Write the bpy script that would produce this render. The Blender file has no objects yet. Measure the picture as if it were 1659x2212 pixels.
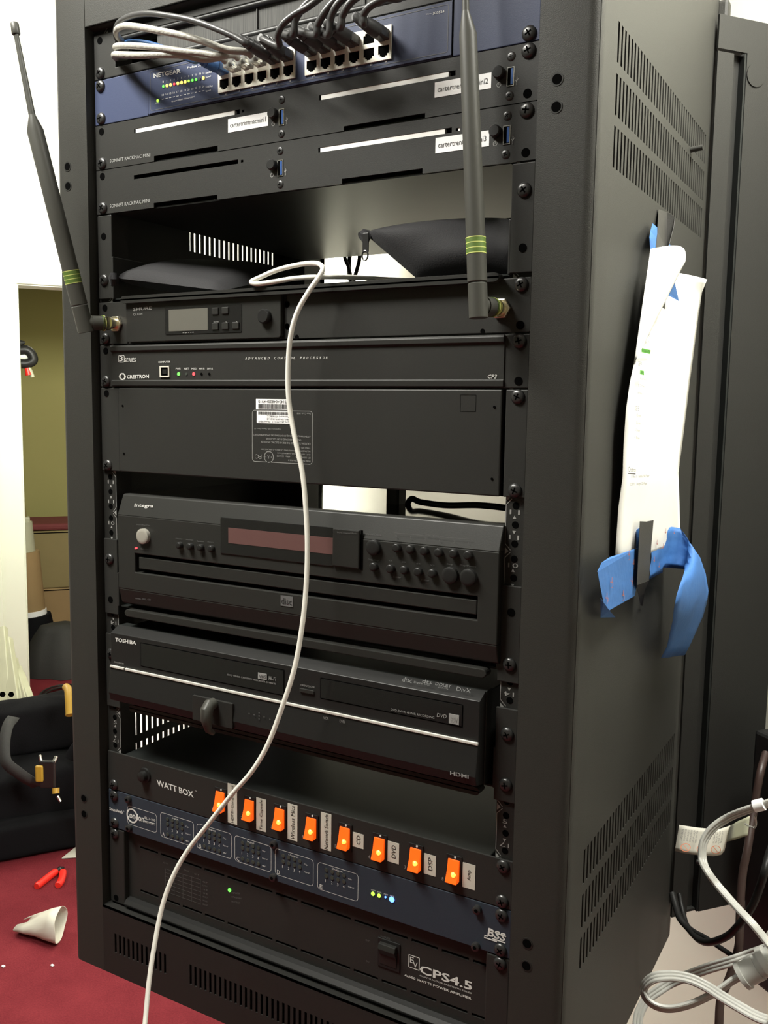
import bpy, math, random
from mathutils import Vector, Matrix
PI = math.pi
random.seed(7)
S = bpy.context.scene
col = S.collection

# ------------------------------------------------------------------ camera
F = 1989.0
CX, CY = 829.5, 1106.0
CAM = Vector((0.5151586, -0.7070255, 0.5619515))
RM = Matrix(((0.8652531, 0.5011089, 0.0150653), (0.0698983, -0.0908259, -0.9934107), (-0.4964386, 0.8606048, -0.1136140)))          # rows: image right, image down, view direction
cd = bpy.data.cameras.new('camera'); cam = bpy.data.objects.new('camera', cd); col.objects.link(cam)
cd.sensor_fit = 'VERTICAL'; cd.sensor_height = 24.0; cd.lens = F * 24.0 / 2212.0
cd.clip_start = 0.02; cd.clip_end = 60
r_, d_, f_ = RM[0], RM[1], RM[2]
m = Matrix(((r_[0], -d_[0], -f_[0], CAM.x), (r_[1], -d_[1], -f_[1], CAM.y), (r_[2], -d_[2], -f_[2], CAM.z), (0, 0, 0, 1)))
cam.matrix_world = m
S.camera = cam

# ------------------------------------------------------------------ light and exposure
S.view_settings.view_transform = 'Standard'; S.view_settings.look = 'None'
S.view_settings.gamma = 1; S.view_settings.use_curve_mapping = False
S.view_settings.exposure = 0.0
w = bpy.data.worlds.new('world'); S.world = w; w.use_nodes = True
w.node_tree.nodes['Background'].inputs[0].default_value = (0.9, 0.92, 1.0, 1)
w.node_tree.nodes['Background'].inputs[1].default_value = 0.03
N2 = Vector((0.63, 0.777, 0)); T2 = Vector((0.777, -0.63, 0))   # room axes: N2 towards the wall behind the rack, T2 along it
def room(u, v, z): return T2 * u + N2 * v + Vector((0, 0, z))
YAW = math.atan2(T2.y, T2.x)
def area(name, loc, sx, sy, power, colr, rot=None):
    l = bpy.data.lights.new(name, 'AREA'); l.shape = 'RECTANGLE'; l.size = sx; l.size_y = sy
    l.energy = power; l.color = colr
    o = bpy.data.objects.new(name, l); col.objects.link(o); o.location = loc
    o.rotation_euler = rot or (0, 0, YAW); return o
FLOOR = -0.80; CEIL = 2.3
WARM = (1.0, 0.98, 0.90)
def aim(d): return Vector(d).to_track_quat('-Z', 'Y').to_euler()
area('ceiling_lamp_light', (-0.36, -0.50, 1.42), 0.6, 0.25, 35, WARM)
area('ceiling_lamp_light', (0.62, 0.08, 1.36), 0.35, 0.15, 25, WARM)
area('hidden_fill_light', room(-0.9, 0.2, -0.1), 0.25, 0.25, 6, WARM, aim(T2 * .6 + N2 * .8))  # added fill, hidden behind the rack, brightens the wall under the bracket
area('hidden_fill_light', room(-0.95, 0.2, 0.1), 0.25, 0.25, 9, WARM, aim(Vector((-1, .35, -.25))))  # added fill, out of view, lights the board behind the vents
area('ceiling_lamp_light', room(-2.9, -1.3, 1.95), 1.0, 0.5, 42, WARM)
area('hidden_fill_light', room(-1.6, 0.0, 1.3), 0.35, 0.35, 85, (1.0, 1.0, .90), aim(T2 * -.70 + N2 * .65 + Vector((0, 0, .25))))  # added light hidden by the rack, whitens the left and back walls
area('closet_lamp_light', room(-4.4, 0.2, 1.4), 0.4, 0.4, 5, (1.0, 0.95, 0.7))

# ------------------------------------------------------------------ helpers
def ray(px, py): return (RM.transposed() @ Vector(((px - CX) / F, (py - CY) / F, 1.0)))
def hy(px, py, y=-0.003):
    d = ray(px, py); return CAM + d * ((y - CAM.y) / d.y)
def hx(px, py, x):
    d = ray(px, py); return CAM + d * ((x - CAM.x) / d.x)
def hz(px, py, z):
    d = ray(px, py); return CAM + d * ((z - CAM.z) / d.z)
def hp(px, py, n, d0):
    d = ray(px, py); return CAM + d * ((d0 - n.dot(CAM)) / n.dot(d))
def at(px, py, dist):
    return CAM + ray(px, py).normalized() * dist
def Z(ox, oy, s): return lambda x, y: (ox + x / s, oy + y / s)
zA = Z(0, 0, 2.5136); zB = Z(600, 0, 2.5136); zC = Z(130, 420, 2.9105); zD = Z(600, 420, 2.9105)
zE = Z(130, 820, 2.9105); zF = Z(600, 820, 2.9105); zG = Z(140, 1290, 2.9625); zH = Z(600, 1290, 2.9105)
zI = Z(140, 1660, 2.9625); zJ = Z(600, 1660, 2.9105); zK = Z(200, 0, 4.1475)
zR = Z(1380, 1880, 5.946); zS = Z(1400, 1500, 5.529); zT = Z(1150, 0, 3.2594); zP = Z(1250, 440, 3.352); zQ = Z(1150, 1080, 3.2594)
U = 0.04445

def mat(name, c, rough=0.5, metal=0.0, emit=None, es=1.0, bump=0.0, bscale=900, var=0.0, vscale=6, spec=0.5, sheen=0.0, trans=0.0):
    m = bpy.data.materials.new(name); m.use_nodes = True; nt = m.node_tree; b = nt.nodes['Principled BSDF']
    b.inputs['Base Color'].default_value = (*c, 1); b.inputs['Roughness'].default_value = rough
    b.inputs['Metallic'].default_value = metal; b.inputs['Specular IOR Level'].default_value = spec
    if sheen: b.inputs['Sheen Weight'].default_value = sheen
    if trans: b.inputs['Transmission Weight'].default_value = trans
    if emit: b.inputs['Emission Color'].default_value = (*emit, 1); b.inputs['Emission Strength'].default_value = es
    tc = nt.nodes.new('ShaderNodeTexCoord')
    if bump:
        n = nt.nodes.new('ShaderNodeTexNoise'); n.inputs['Scale'].default_value = bscale; n.inputs['Detail'].default_value = 2
        bu = nt.nodes.new('ShaderNodeBump'); bu.inputs['Strength'].default_value = bump; bu.inputs['Distance'].default_value = 0.0008
        nt.links.new(tc.outputs['Object'], n.inputs['Vector']); nt.links.new(n.outputs['Fac'], bu.inputs['Height']); nt.links.new(bu.outputs['Normal'], b.inputs['Normal'])
    if var:
        n = nt.nodes.new('ShaderNodeTexNoise'); n.inputs['Scale'].default_value = vscale; n.inputs['Detail'].default_value = 4
        mx = nt.nodes.new('ShaderNodeMix'); mx.data_type = 'RGBA'
        mx.inputs[6].default_value = (*[x * (1 - var) for x in c], 1); mx.inputs[7].default_value = (*[min(1, x * (1 + var)) for x in c], 1)
        nt.links.new(tc.outputs['Object'], n.inputs['Vector']); nt.links.new(n.outputs['Fac'], mx.inputs[0]); nt.links.new(mx.outputs[2], b.inputs['Base Color'])
    return m
M = dict(
    powder=mat('black_powder_coat', (.033, .0328, .0290), .5, bump=.25, bscale=1600, var=.12, vscale=900, spec=.28),
    powder2=mat('dark_powder_coat', (.023, .023, .021), .5, bump=.2, bscale=1600, var=.1, vscale=900, spec=.28),
    panel=mat('black_panel', (.026, .026, .024), .45, bump=.1, bscale=1800, var=.1, vscale=900, spec=.28),
    plastic=mat('black_plastic', (.016, .016, .0155), .4, bump=.05, bscale=1500, spec=.28),
    dplastic=mat('charcoal_plastic', (.023, .023, .021), .42, bump=.05, spec=.28),
    gloss=mat('gloss_black', (.012, .012, .012), .12),
    satin=mat('satin_black_steel', (.017, .019, .018), .38, bump=.03, bscale=60, spec=.32),
    topgloss=mat('polished_black_lid', (.02, .02, .02), .07, spec=.8),
    void=mat('matt_black', (.003, .003, .003), .9, spec=0.0),
    blue=mat('blue_enamel', (.046, .058, .110), .42, bump=.08, bscale=1500, var=.08, vscale=700, spec=.28),
    slate=mat('slate_blue_panel', (.033, .043, .058), .45, bump=.08, bscale=1500, var=.1, vscale=700, spec=.28),
    metal=mat('bright_steel', (.75, .74, .7), .25, 1.0),
    dmetal=mat('black_oxide_steel', (.07, .07, .07), .32, .7),
    tin=mat('port_cage_tin', (.86, .84, .74), .35, .3),
    alu=mat('silver_aluminium', (.95, .95, .92), .4, .0),
    white=mat('white_ink', (.75, .75, .72), .6),
    grey=mat('grey_ink', (.30, .30, .29), .6),
    dgrey=mat('faint_grey_ink', (.12, .12, .12), .6),
    label=mat('white_label', (.92, .92, .92), .5),
    cream=mat('cream_label', (.62, .60, .52), .5),
    ink=mat('black_ink', (.02, .02, .02), .6),
    cordw=mat('white_cord', (.80, .79, .72), .4),
    jackg=mat('grey_cable_jacket', (.38, .37, .33), .45, bump=.9, bscale=260),
    jackk=mat('black_cable_jacket', (.05, .05, .05), .38),
    jackb=mat('blue_cable_jacket', (.05, .16, .42), .4),
    clear=mat('clear_plug', (.70, .70, .66), .15, trans=.75),
    gold=mat('gold_plated_nut', (.95, .87, .66), .28, 1.0),
    rubber=mat('antenna_rubber', (.060, .060, .052), .45, spec=.28),
    green=mat('green_ring', (.10, .17, .03), .5),
    lime=mat('lime_ring', (.55, .60, .18), .5),
    fabric=mat('black_neoprene', (.011, .0105, .012), .75, bump=.3, bscale=900, sheen=.08, spec=.3),
    fabric2=mat('black_nylon', (.006, .006, .007), .85, bump=.5, bscale=300, spec=.1),
    webbing=mat('grey_webbing', (.028, .028, .027), .8, bump=.5, bscale=300),
    paper=mat('white_paper', (.88, .88, .84), .75, var=.02, vscale=30),
    tapeb=mat('blue_masking_tape', (.040, .145, .40), .6, bump=.4, bscale=160, var=.15, vscale=25),
    tapek=mat('black_cloth_tape', (.035, .034, .030), .55, bump=.2, bscale=700),
    orangeprint=mat('faded_orange_print', (.42, .14, .10), .7),
    wall=mat('white_painted_wall', (.82, .81, .74), .7, bump=.1, bscale=120, var=.02, vscale=3),
    wallb=mat('warm_white_wall', (.80, .79, .68), .7, bump=.1, bscale=120, var=.03, vscale=3),
    wallg=mat('sage_painted_wall', (.20, .21, .17), .8, var=.03, vscale=2),
    ceil=mat('ceiling_paint', (.55, .56, .52), .8),
    olive=mat('olive_painted_wall', (.36, .33, .12), .8, var=.06, vscale=2),
    carton=mat('brown_cardboard', (.30, .20, .09), .8, var=.1, vscale=8),
    carton2=mat('olive_cardboard', (.24, .19, .08), .8, var=.1, vscale=8),
    maroon=mat('maroon_fabric', (.16, .03, .03), .8),
    trim=mat('white_gloss_trim', (.78, .82, .70), .35),
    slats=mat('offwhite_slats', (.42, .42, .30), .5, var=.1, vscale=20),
    red=mat('red_grip', (.85, .03, .02), .35),
    steel=mat('dark_tool_steel', (.05, .05, .05), .35, .8),
    yellow=mat('yellow_grip', (.42, .25, .03), .4),
    cordg=mat('light_grey_cord', (.42, .42, .39), .4),
    brown=mat('dark_brown_cord', (.040, .022, .018), .45),
    orange=mat('lit_orange_rocker', (.85, .10, .01), .3, emit=(1.0, .115, .004), es=.78),
    orangehot=mat('rocker_lamp_glow', (1.0, .6, .1), .3, emit=(1.0, .62, .10), es=1.3),
    ledg=mat('green_led', (.1, .9, .1), .3, emit=(.15, 1.0, .08), es=1.6),
    ledy=mat('yellow_led', (.9, .8, .1), .3, emit=(1.0, .72, .12), es=2.0),
    ledlime=mat('lime_led', (.5, .9, .1), .3, emit=(.45, 1.0, .08), es=1.3),
    ledr=mat('red_led', (.9, .1, .1), .3, emit=(1.0, .05, .08), es=1.2),
    ledb=mat('blue_led', (.1, .3, 1), .3, emit=(.08, .22, 1.0), es=4.5),
    ledoff=mat('unlit_led', (.05, .06, .05), .4),
    lcd=mat('grey_lcd', (.115, .112, .095), .35),
    vfd=mat('dull_red_display', (.125, .062, .058), .3),
    usbblue=mat('blue_usb_tongue', (.04, .11, .34), .35),
    silverbtn=mat('silver_button', (.42, .40, .35), .3, .3),
    silverline=mat('silver_trim', (.75, .74, .68), .3, .2),
    greenhi=mat('green_highlighter', (.10, .40, .04), .7),
    tagorange=mat('orange_ink', (.80, .25, .12), .7),
)
def floor_mat():
    m = mat('red_carpet', (.30, .035, .050), .95, bump=1.0, bscale=700, spec=.15); nt = m.node_tree; b = nt.nodes['Principled BSDF']
    tc = nt.nodes['Texture Coordinate']
    n1 = nt.nodes.new('ShaderNodeTexNoise'); n1.inputs['Scale'].default_value = 5; n1.inputs['Detail'].default_value = 6; n1.inputs['Roughness'].default_value = .6
    n2 = nt.nodes.new('ShaderNodeTexNoise'); n2.inputs['Scale'].default_value = 260
    r = nt.nodes.new('ShaderNodeValToRGB'); r.color_ramp.elements[0].color = (.105, .009, .015, 1); r.color_ramp.elements[1].color = (.215, .028, .036, 1)
    r.color_ramp.elements[0].position = .3; r.color_ramp.elements[1].position = .7
    ad = nt.nodes.new('ShaderNodeMix'); ad.inputs[0].default_value = .35
    for n in (n1, n2): nt.links.new(tc.outputs['Object'], n.inputs['Vector'])
    nt.links.new(n1.outputs['Fac'], ad.inputs[2]); nt.links.new(n2.outputs['Fac'], ad.inputs[3]); nt.links.new(ad.outputs[0], r.inputs[0]); nt.links.new(r.outputs[0], b.inputs['Base Color'])
    return m
M['carpet'] = floor_mat()
def bristle_mat():
    m = mat('black_brush_bristles', (.03, .03, .03), .7); nt = m.node_tree; b = nt.nodes['Principled BSDF']; tc = nt.nodes['Texture Coordinate']
    mp = nt.nodes.new('ShaderNodeMapping'); mp.inputs['Scale'].default_value = (1400, 10, 12)
    n = nt.nodes.new('ShaderNodeTexNoise'); n.inputs['Scale'].default_value = 1; n.inputs['Detail'].default_value = 2
    r = nt.nodes.new('ShaderNodeValToRGB'); r.color_ramp.elements[0].color = (.008, .008, .008, 1); r.color_ramp.elements[1].color = (.10, .10, .09, 1)
    r.color_ramp.elements[0].position = .35; r.color_ramp.elements[1].position = .75
    nt.links.new(tc.outputs['Object'], mp.inputs[0]); nt.links.new(mp.outputs[0], n.inputs['Vector']); nt.links.new(n.outputs['Fac'], r.inputs[0]); nt.links.new(r.outputs[0], b.inputs['Base Color'])
    return m
M['bristle'] = bristle_mat()

_txt = {}
def text2d(s):      # a leading § asks for heavy lettering
    if s in _txt: return _txt[s]
    key = s; bold = s.startswith('§'); s = s.lstrip('§')
    c = bpy.data.curves.new('t', 'FONT'); c.body = s; c.resolution_u = 2; c.fill_mode = 'FRONT'; c.offset = .022 if bold else 0
    o = bpy.data.objects.new('t', c); col.objects.link(o)
    bpy.context.view_layer.update()
    me = o.evaluated_get(bpy.context.evaluated_depsgraph_get()).to_mesh()
    vs = [(v.co.x, v.co.y) for v in me.vertices]; fs = [list(p.vertices) for p in me.polygons]
    o.evaluated_get(bpy.context.evaluated_depsgraph_get()).to_mesh_clear()
    bpy.data.objects.remove(o); bpy.data.curves.remove(c)
    xs = [v[0] for v in vs] or [0, 1]; ys = [v[1] for v in vs] or [0, 1]
    x0, x1, y0, y1 = min(xs), max(xs), min(ys), max(ys)
    vs = [((x - x0) / max(1e-6, x1 - x0), (y - y0) / max(1e-6, y1 - y0)) for x, y in vs]
    _txt[key] = (vs, fs); return _txt[key]

def V3(*a): return Vector(a)
class MB:
    def __init__(s): s.v = []; s.f = []
    def add(s, vs, fs):
        o = len(s.v); s.v += [Vector(v) for v in vs]; s.f += [[i + o for i in f] for f in fs]; return s
    def box(s, x0, x1, y0, y1, z0, z1):
        return s.add([(x0, y0, z0), (x1, y0, z0), (x1, y1, z0), (x0, y1, z0), (x0, y0, z1), (x1, y0, z1), (x1, y1, z1), (x0, y1, z1)],
                     [(0, 3, 2, 1), (4, 5, 6, 7), (0, 1, 5, 4), (1, 2, 6, 5), (2, 3, 7, 6), (3, 0, 4, 7)])
    def obox(s, c, a, b, d):      # centre and three half-edge vectors
        c, a, b, d = map(Vector, (c, a, b, d))
        vs = [c + a * i + b * j + d * k for k in (-1, 1) for i, j in ((-1, -1), (1, -1), (1, 1), (-1, 1))]
        return s.add(vs, [(0, 3, 2, 1), (4, 5, 6, 7), (0, 1, 5, 4), (1, 2, 6, 5), (2, 3, 7, 6), (3, 0, 4, 7)])
    def cyl(s, p0, p1, r0, r1=None, n=24):
        return s.tube([p0, p1], [r0, r0 if r1 is None else r1], n)
    def tube(s, pts, rad, n=12, flat=1.0, caps=True):
        pts = [Vector(p) for p in pts]
        if not hasattr(rad, '__len__'): rad = [rad] * len(pts)
        t = (pts[1] - pts[0]).normalized(); up = Vector((0, 0, 1)) if abs(t.z) < .9 else Vector((1, 0, 0))
        a = t.cross(up).normalized(); o = len(s.v)
        for i, p in enumerate(pts):
            if 0 < i < len(pts) - 1: t = (pts[i + 1] - pts[i - 1])
            elif i: t = pts[i] - pts[i - 1]
            if t.length < 1e-9: t = Vector((0, 0, 1))
            t = t.normalized(); a = (a - t * a.dot(t))
            if a.length < 1e-6: a = t.orthogonal()
            a.normalize(); b = t.cross(a)
            for k in range(n):
                w_ = 2 * PI * k / n; s.v.append(p + (a * math.cos(w_) + b * math.sin(w_) * flat) * rad[i])
        for i in range(len(pts) - 1):
            for k in range(n):
                s.f.append([o + i * n + k, o + i * n + (k + 1) % n, o + (i + 1) * n + (k + 1) % n, o + (i + 1) * n + k])
        if caps:
            s.f.append([o + k for k in range(n)][::-1]); s.f.append([o + (len(pts) - 1) * n + k for k in range(n)])
        return s
    def prism(s, prof, x0, x1):   # (y, z) outline swept along x
        n = len(prof); vs = [(x0, y, z) for y, z in prof] + [(x1, y, z) for y, z in prof]
        return s.add(vs, [list(range(n))[::-1], list(range(n, 2 * n))] + [(i, (i + 1) % n, n + (i + 1) % n, n + i) for i in range(n)])
    def poly(s, pts, th):         # planar outline given depth th (vector)
        n = len(pts); th = Vector(th); vs = [Vector(p) for p in pts]; vs = vs + [v + th for v in vs]
        return s.add(vs, [list(range(n)), list(range(n, 2 * n))[::-1]] + [(i, n + i, n + (i + 1) % n, (i + 1) % n) for i in range(n)])
    def plate(s, a0, a1, b0, b1, holes, c0, c1, axis='y'):   # plate with rectangular openings (a, b in plane; c across)
        A = sorted({a0, a1} | {min(max(h[k], a0), a1) for h in holes for k in (0, 1)})
        B = sorted({b0, b1} | {min(max(h[k], b0), b1) for h in holes for k in (2, 3)})
        A = [x for i, x in enumerate(A) if i == 0 or x - A[i - 1] > 1e-7]; B = [x for i, x in enumerate(B) if i == 0 or x - B[i - 1] > 1e-7]
        def solid(i, j):
            if i < 0 or j < 0 or i >= len(A) - 1 or j >= len(B) - 1: return False
            x = (A[i] + A[i + 1]) / 2; z = (B[j] + B[j + 1]) / 2
            return not any(h[0] < x < h[1] and h[2] < z < h[3] for h in holes)
        P = (lambda a, b, c: (a, c, b)) if axis == 'y' else (lambda a, b, c: (c, a, b))
        if axis == 'z': P = lambda a, b, c: (a, b, c)
        idx = {}
        def vi(i, j, c):
            k = (i, j, c)
            if k not in idx: idx[k] = len(s.v); s.v.append(Vector(P(A[i], B[j], c)))
            return idx[k]
        for i in range(len(A) - 1):
            for j in range(len(B) - 1):
                if not solid(i, j): continue
                s.f.append([vi(i, j, c0), vi(i + 1, j, c0), vi(i + 1, j + 1, c0), vi(i, j + 1, c0)])
                s.f.append([vi(i, j + 1, c1), vi(i + 1, j + 1, c1), vi(i + 1, j, c1), vi(i, j, c1)])
                for (di, dj, p, q) in ((-1, 0, (i, j + 1), (i, j)), (1, 0, (i + 1, j), (i + 1, j + 1)), (0, -1, (i, j), (i + 1, j)), (0, 1, (i + 1, j + 1), (i, j + 1))):
                    if not solid(i + di, j + dj):
                        s.f.append([vi(*q, c0), vi(*p, c0), vi(*p, c1), vi(*q, c1)])
        return s
    def disc(s, c, n_, r, t=.0006, n=20):
        c = Vector(c); n_ = Vector(n_).normalized(); return s.cyl(c, c + n_ * t, r, r, n)
    def aff(s, txt, O, Uv, Vv, lift):
        vs, fs = text2d(txt); O, Uv, Vv, lift = map(Vector, (O, Uv, Vv, lift))
        return s.add([O + Uv * x + Vv * y + lift for x, y in vs], fs)
    def text(s, txt, bl, br, tl, y=-0.0033):                 # lettering printed on a plane y = const
        O, b, c = hy(*bl, y), hy(*br, y), hy(*tl, y); return s.aff(txt, O, b - O, c - O, (0, -.0002, 0))
    def textr(s, txt, bl, br, h, y=-0.0033):                 # same, h in metres straight up
        O, b = hy(*bl, y), hy(*br, y); d = b - O; return s.aff(txt, O, (d.x, 0, d.z), (0, 0, h), (0, -.0002, 0))
    def line(s, a, b, w_, y=-0.0033, t=.0002):
        A, B = Vector(a), Vector(b); d = (B - A).normalized(); n_ = Vector((0, 1, 0)).cross(d) * w_ / 2
        return s.add([A - n_, B - n_, B + n_, A + n_], [(0, 1, 2, 3)])
    def build(s, name, m, parent=None, smooth=False, bevel=0, seg=2, label=None, angle=40, extra=None):
        nf = len(s.f)
        if extra: s.add(extra[0].v, extra[0].f)
        me = bpy.data.meshes.new(name); me.from_pydata([tuple(v) for v in s.v], [], s.f); me.update()
        me.materials.append(M[m] if isinstance(m, str) else m)
        if extra:
            me.materials.append(M[extra[1]])
            for p in me.polygons[nf:]: p.material_index = 1
        o = bpy.data.objects.new(name, me); col.objects.link(o)
        if parent is not None:
            o.parent = parent; o.matrix_parent_inverse = Matrix.Translation(-parent.location)
        if smooth:
            for p in me.polygons: p.use_smooth = True
            me.set_sharp_from_angle(angle=math.radians(angle))
        if bevel:
            b = o.modifiers.new('bevel', 'BEVEL'); b.width = bevel; b.segments = seg; b.limit_method = 'ANGLE'; b.angle_limit = math.radians(35)
        if label: o['label'] = label
        return o
def thing(name, loc, label, cat, group=None):
    o = bpy.data.objects.new(name, None); col.objects.link(o); o.location = loc; o.empty_display_size = .05
    o['label'] = label; o['category'] = cat
    if group: o['group'] = group
    return o
def tag(o, label, cat, group=None, kind=None):
    if label: o['label'] = label
    if cat: o['category'] = cat
    if group: o['group'] = group
    if kind: o['kind'] = kind
    return o
def structure(o): o['kind'] = 'structure'; return o
def spline(pts, n=8):
    P_ = [Vector(p) for p in pts]; P_ = [P_[0] * 2 - P_[1]] + P_ + [P_[-1] * 2 - P_[-2]]; out = []
    for i in range(1, len(P_) - 2):
        a, b, c, d = P_[i - 1:i + 3]
        for k in range(n):
            t = k / n
            out.append(((b * 2) + (c - a) * t + (a * 2 - b * 5 + c * 4 - d) * t * t + (b * 3 - a - c * 3 + d) * t ** 3) * .5)
    out.append(P_[-2]); return out
def rrect_line(mb, x0, x1, z0, z1, r, w_, y):   # rounded outline printed on the front plane
    pts = []
    for cx, cz, a0 in ((x1 - r, z1 - r, 0), (x0 + r, z1 - r, 90), (x0 + r, z0 + r, 180), (x1 - r, z0 + r, 270)):
        for k in range(5):
            a = math.radians(a0 + 22.5 * k); pts.append((cx + r * math.cos(a), cz + r * math.sin(a), math.cos(a), math.sin(a)))
    n = len(pts); o = len(mb.v)
    for x, z, nx, nz in pts: mb.v.append(Vector((x, y, z))); mb.v.append(Vector((x - nx * w_, y, z - nz * w_)))
    for i in range(n): j = (i + 1) % n; mb.f.append([o + 2 * i, o + 2 * j, o + 2 * j + 1, o + 2 * i + 1])
def rslab(mb, x0, x1, z0, z1, r, y0, y1):       # rounded-corner slab facing -y
    pts = []
    for cx, cz, a0 in ((x1 - r, z1 - r, 0), (x0 + r, z1 - r, 90), (x0 + r, z0 + r, 180), (x1 - r, z0 + r, 270)):
        for k in range(5):
            a = math.radians(a0 + 22.5 * k); pts.append((cx + r * math.cos(a), y0, cz + r * math.sin(a)))
    mb.poly(pts, (0, y1 - y0, 0))

# ------------------------------------------------------------------ the room
U0, U1, V0, V1 = -3.515, 2.3, -3.0, 0.611
def rbox(mb, u0, u1, v0, v1, z0, z1):
    c = room((u0 + u1) / 2, (v0 + v1) / 2, (z0 + z1) / 2)
    return mb.obox(c, T2 * (u1 - u0) / 2, N2 * (v1 - v0) / 2, (0, 0, (z1 - z0) / 2))
structure(rbox(MB(), -5.6, U1 + .1, V0 - .1, V1 + 1.2, FLOOR - .1, FLOOR).build('floor', 'carpet'))
structure(rbox(MB(), -5.6, U1 + .1, V0 - .1, V1 + 1.2, CEIL, CEIL + .1).build('ceiling', 'ceil'))
structure(rbox(MB(), U0 - .12, U1 + .1, V1, V1 + .1, FLOOR, CEIL).build('wall_back', 'wallb'))
structure(rbox(MB(), U1, U1 + .1, V0 - .1, V1, FLOOR, CEIL).build('wall_right', 'wallg'))
structure(rbox(MB(), U0 - .12, U1, V0 - .1, V0, FLOOR, CEIL).build('wall_front', 'wallg'))
DV0, DV1, DZ = -.26, .50, 1.06
wl = MB(); rbox(wl, U0 - .12, U0, V0, DV0, FLOOR, CEIL); rbox(wl, U0 - .12, U0, DV1, V1, FLOOR, CEIL); rbox(wl, U0 - .12, U0, DV0, DV1, DZ, CEIL)
structure(wl.build('wall_left', 'wall'))
tr = MB()
rbox(tr, U0, U0 + .02, DV0 - .13, DV0 - .005, FLOOR, DZ + .10); rbox(tr, U0 + .02, U0 + .03, DV0 - .13, DV0 - .10, FLOOR, DZ + .10)
rbox(tr, U0, U0 + .02, DV0 - .13, V1, DZ + .005, DZ + .10); rbox(tr, U0, U0 + .02, DV1 + .005, V1, FLOOR, DZ)
rbox(tr, U0 - .12, U0 + .004, DV0 - .012, DV0, FLOOR, DZ)
structure(tr.build('trim_1', 'trim', bevel=.003))
bb = MB(); rbox(bb, U0 + .02, U1, V1 - .015, V1, FLOOR, FLOOR + .10); structure(bb.build('baseboard_back', 'trim', bevel=.003))
bb = MB(); rbox(bb, U0, U0 + .015, V0, DV0 - .13, FLOOR, FLOOR + .10); structure(bb.build('baseboard_left', 'trim', bevel=.003))
fr = MB(); rbox(fr, -5.45, -5.4, -1.2, 1.8, FLOOR, CEIL); rbox(fr, -5.4, U0 - .12, 1.7, 1.8, FLOOR, CEIL); rbox(fr, -5.4, U0 - .12, -1.2, -1.1, FLOOR, CEIL)
structure(fr.build('wall_closet', 'olive'))

# ------------------------------------------------------------------ equipment rack
RX, YF, YB, ZB_, ZT = .2925, -.012, .40, -.080, 1.012
rack = thing('equipment_rack', (0, .2, ZB_), 'tall black steel equipment rack full of audio and network gear, hung on the wall', 'rack')
def stile(sx):
    # front stile: flat face with a rounded outer corner
    xi, xo = .2445 * sx, RX * sx
    prof = [(xi, YF)]
    for k in range(7):
        a = math.radians(90 * k / 6); r = .010
        prof.append((xo - sx * r + sx * r * math.sin(a), YF + r - r * math.cos(a)))
    prof += [(xo, .03), (xo - sx * .0015, .03), (xo - sx * .0015, YF + .004), (xi + sx * .0015, YF + .003), (xi + sx * .0015, .004), (xi, .004)]
    vs = [(x, y, ZB_) for x, y in prof] + [(x, y, ZT) for x, y in prof]; n = len(prof)
    mb = MB(); mb.add(vs, [list(range(n)), list(range(n, 2 * n))[::-1]] + [(i, n + i, n + (i + 1) % n, (i + 1) % n) for i in range(n)])
    return mb.build('front_stile', 'powder', rack, smooth=True)
for sx in (-1, 1): stile(sx)
hd = MB(); hd.box(-.2445, .2445, YF, YF + .003, .9385, ZT); hd.box(-.2445, .2445, YF, .004, .9385, .9405); hd.build('header', 'powder', rack, bevel=.001)
sh = []
for gx0, n_ in ((-.2268, 12), (-.116, 24), (.045, 22)):
    for k in range(n_): sh.append((gx0 + k * .00675, gx0 + k * .00675 + .003, -.0525, -.0300))
sl = MB(); sl.plate(-.2445, .2445, ZB_, -.0015, sh, YF, YF + .0015); sl.box(-.2445, .2445, YF, .010, -.0035, -.0015)
sl.build('sill', 'powder2', rack)
sv = MB(); sv.box(-.2445, .2445, .012, .014, ZB_, -.004); sv.build('sill_backing', 'void', rack)
def side_holes():
    H = []
    for z0, z1 in ((.8305, .8607), (.7914, .8222), (.7519, .7832), (.1562, .1873), (.1158, .1466), (.0776, .1068)):
        for k in range(37): y0 = .0205 + k * .00952; H.append((y0, y0 + .0042, z0, z1))
    return H
for sx in (-1, 1):
    mb = MB(); mb.plate(.030, YB, ZB_, ZT, side_holes(), sx * RX, sx * (RX - .0015), axis='x')
    mb.box(*sorted((sx * RX, sx * (RX - .014))), YB - .0015, YB, ZB_, ZT)
    mb.build('side_panel', 'powder', rack)
mb = MB(); mb.box(-RX + .002, RX - .002, YF + .004, YB, ZT - .002, ZT); mb.build('top_panel', 'powder', rack)
mb = MB(); mb.box(-RX + .002, RX - .002, YF + .004, YB, ZB_, ZB_ + .002); mb.build('bottom_panel', 'powder2', rack)
for sx in (-1, 1):     # rear posts either side of the open back
    mb = MB(); mb.box(*sorted((sx * .2256, sx * (RX - .002))), YB - .012, YB - .001, ZB_ + .003, ZT - .003); mb.box(*sorted((sx * .2256, sx * .2276)), YB - .05, YB - .001, ZB_ + .003, ZT - .003)
    mb.build('rear_post', 'satin', rack)
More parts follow.
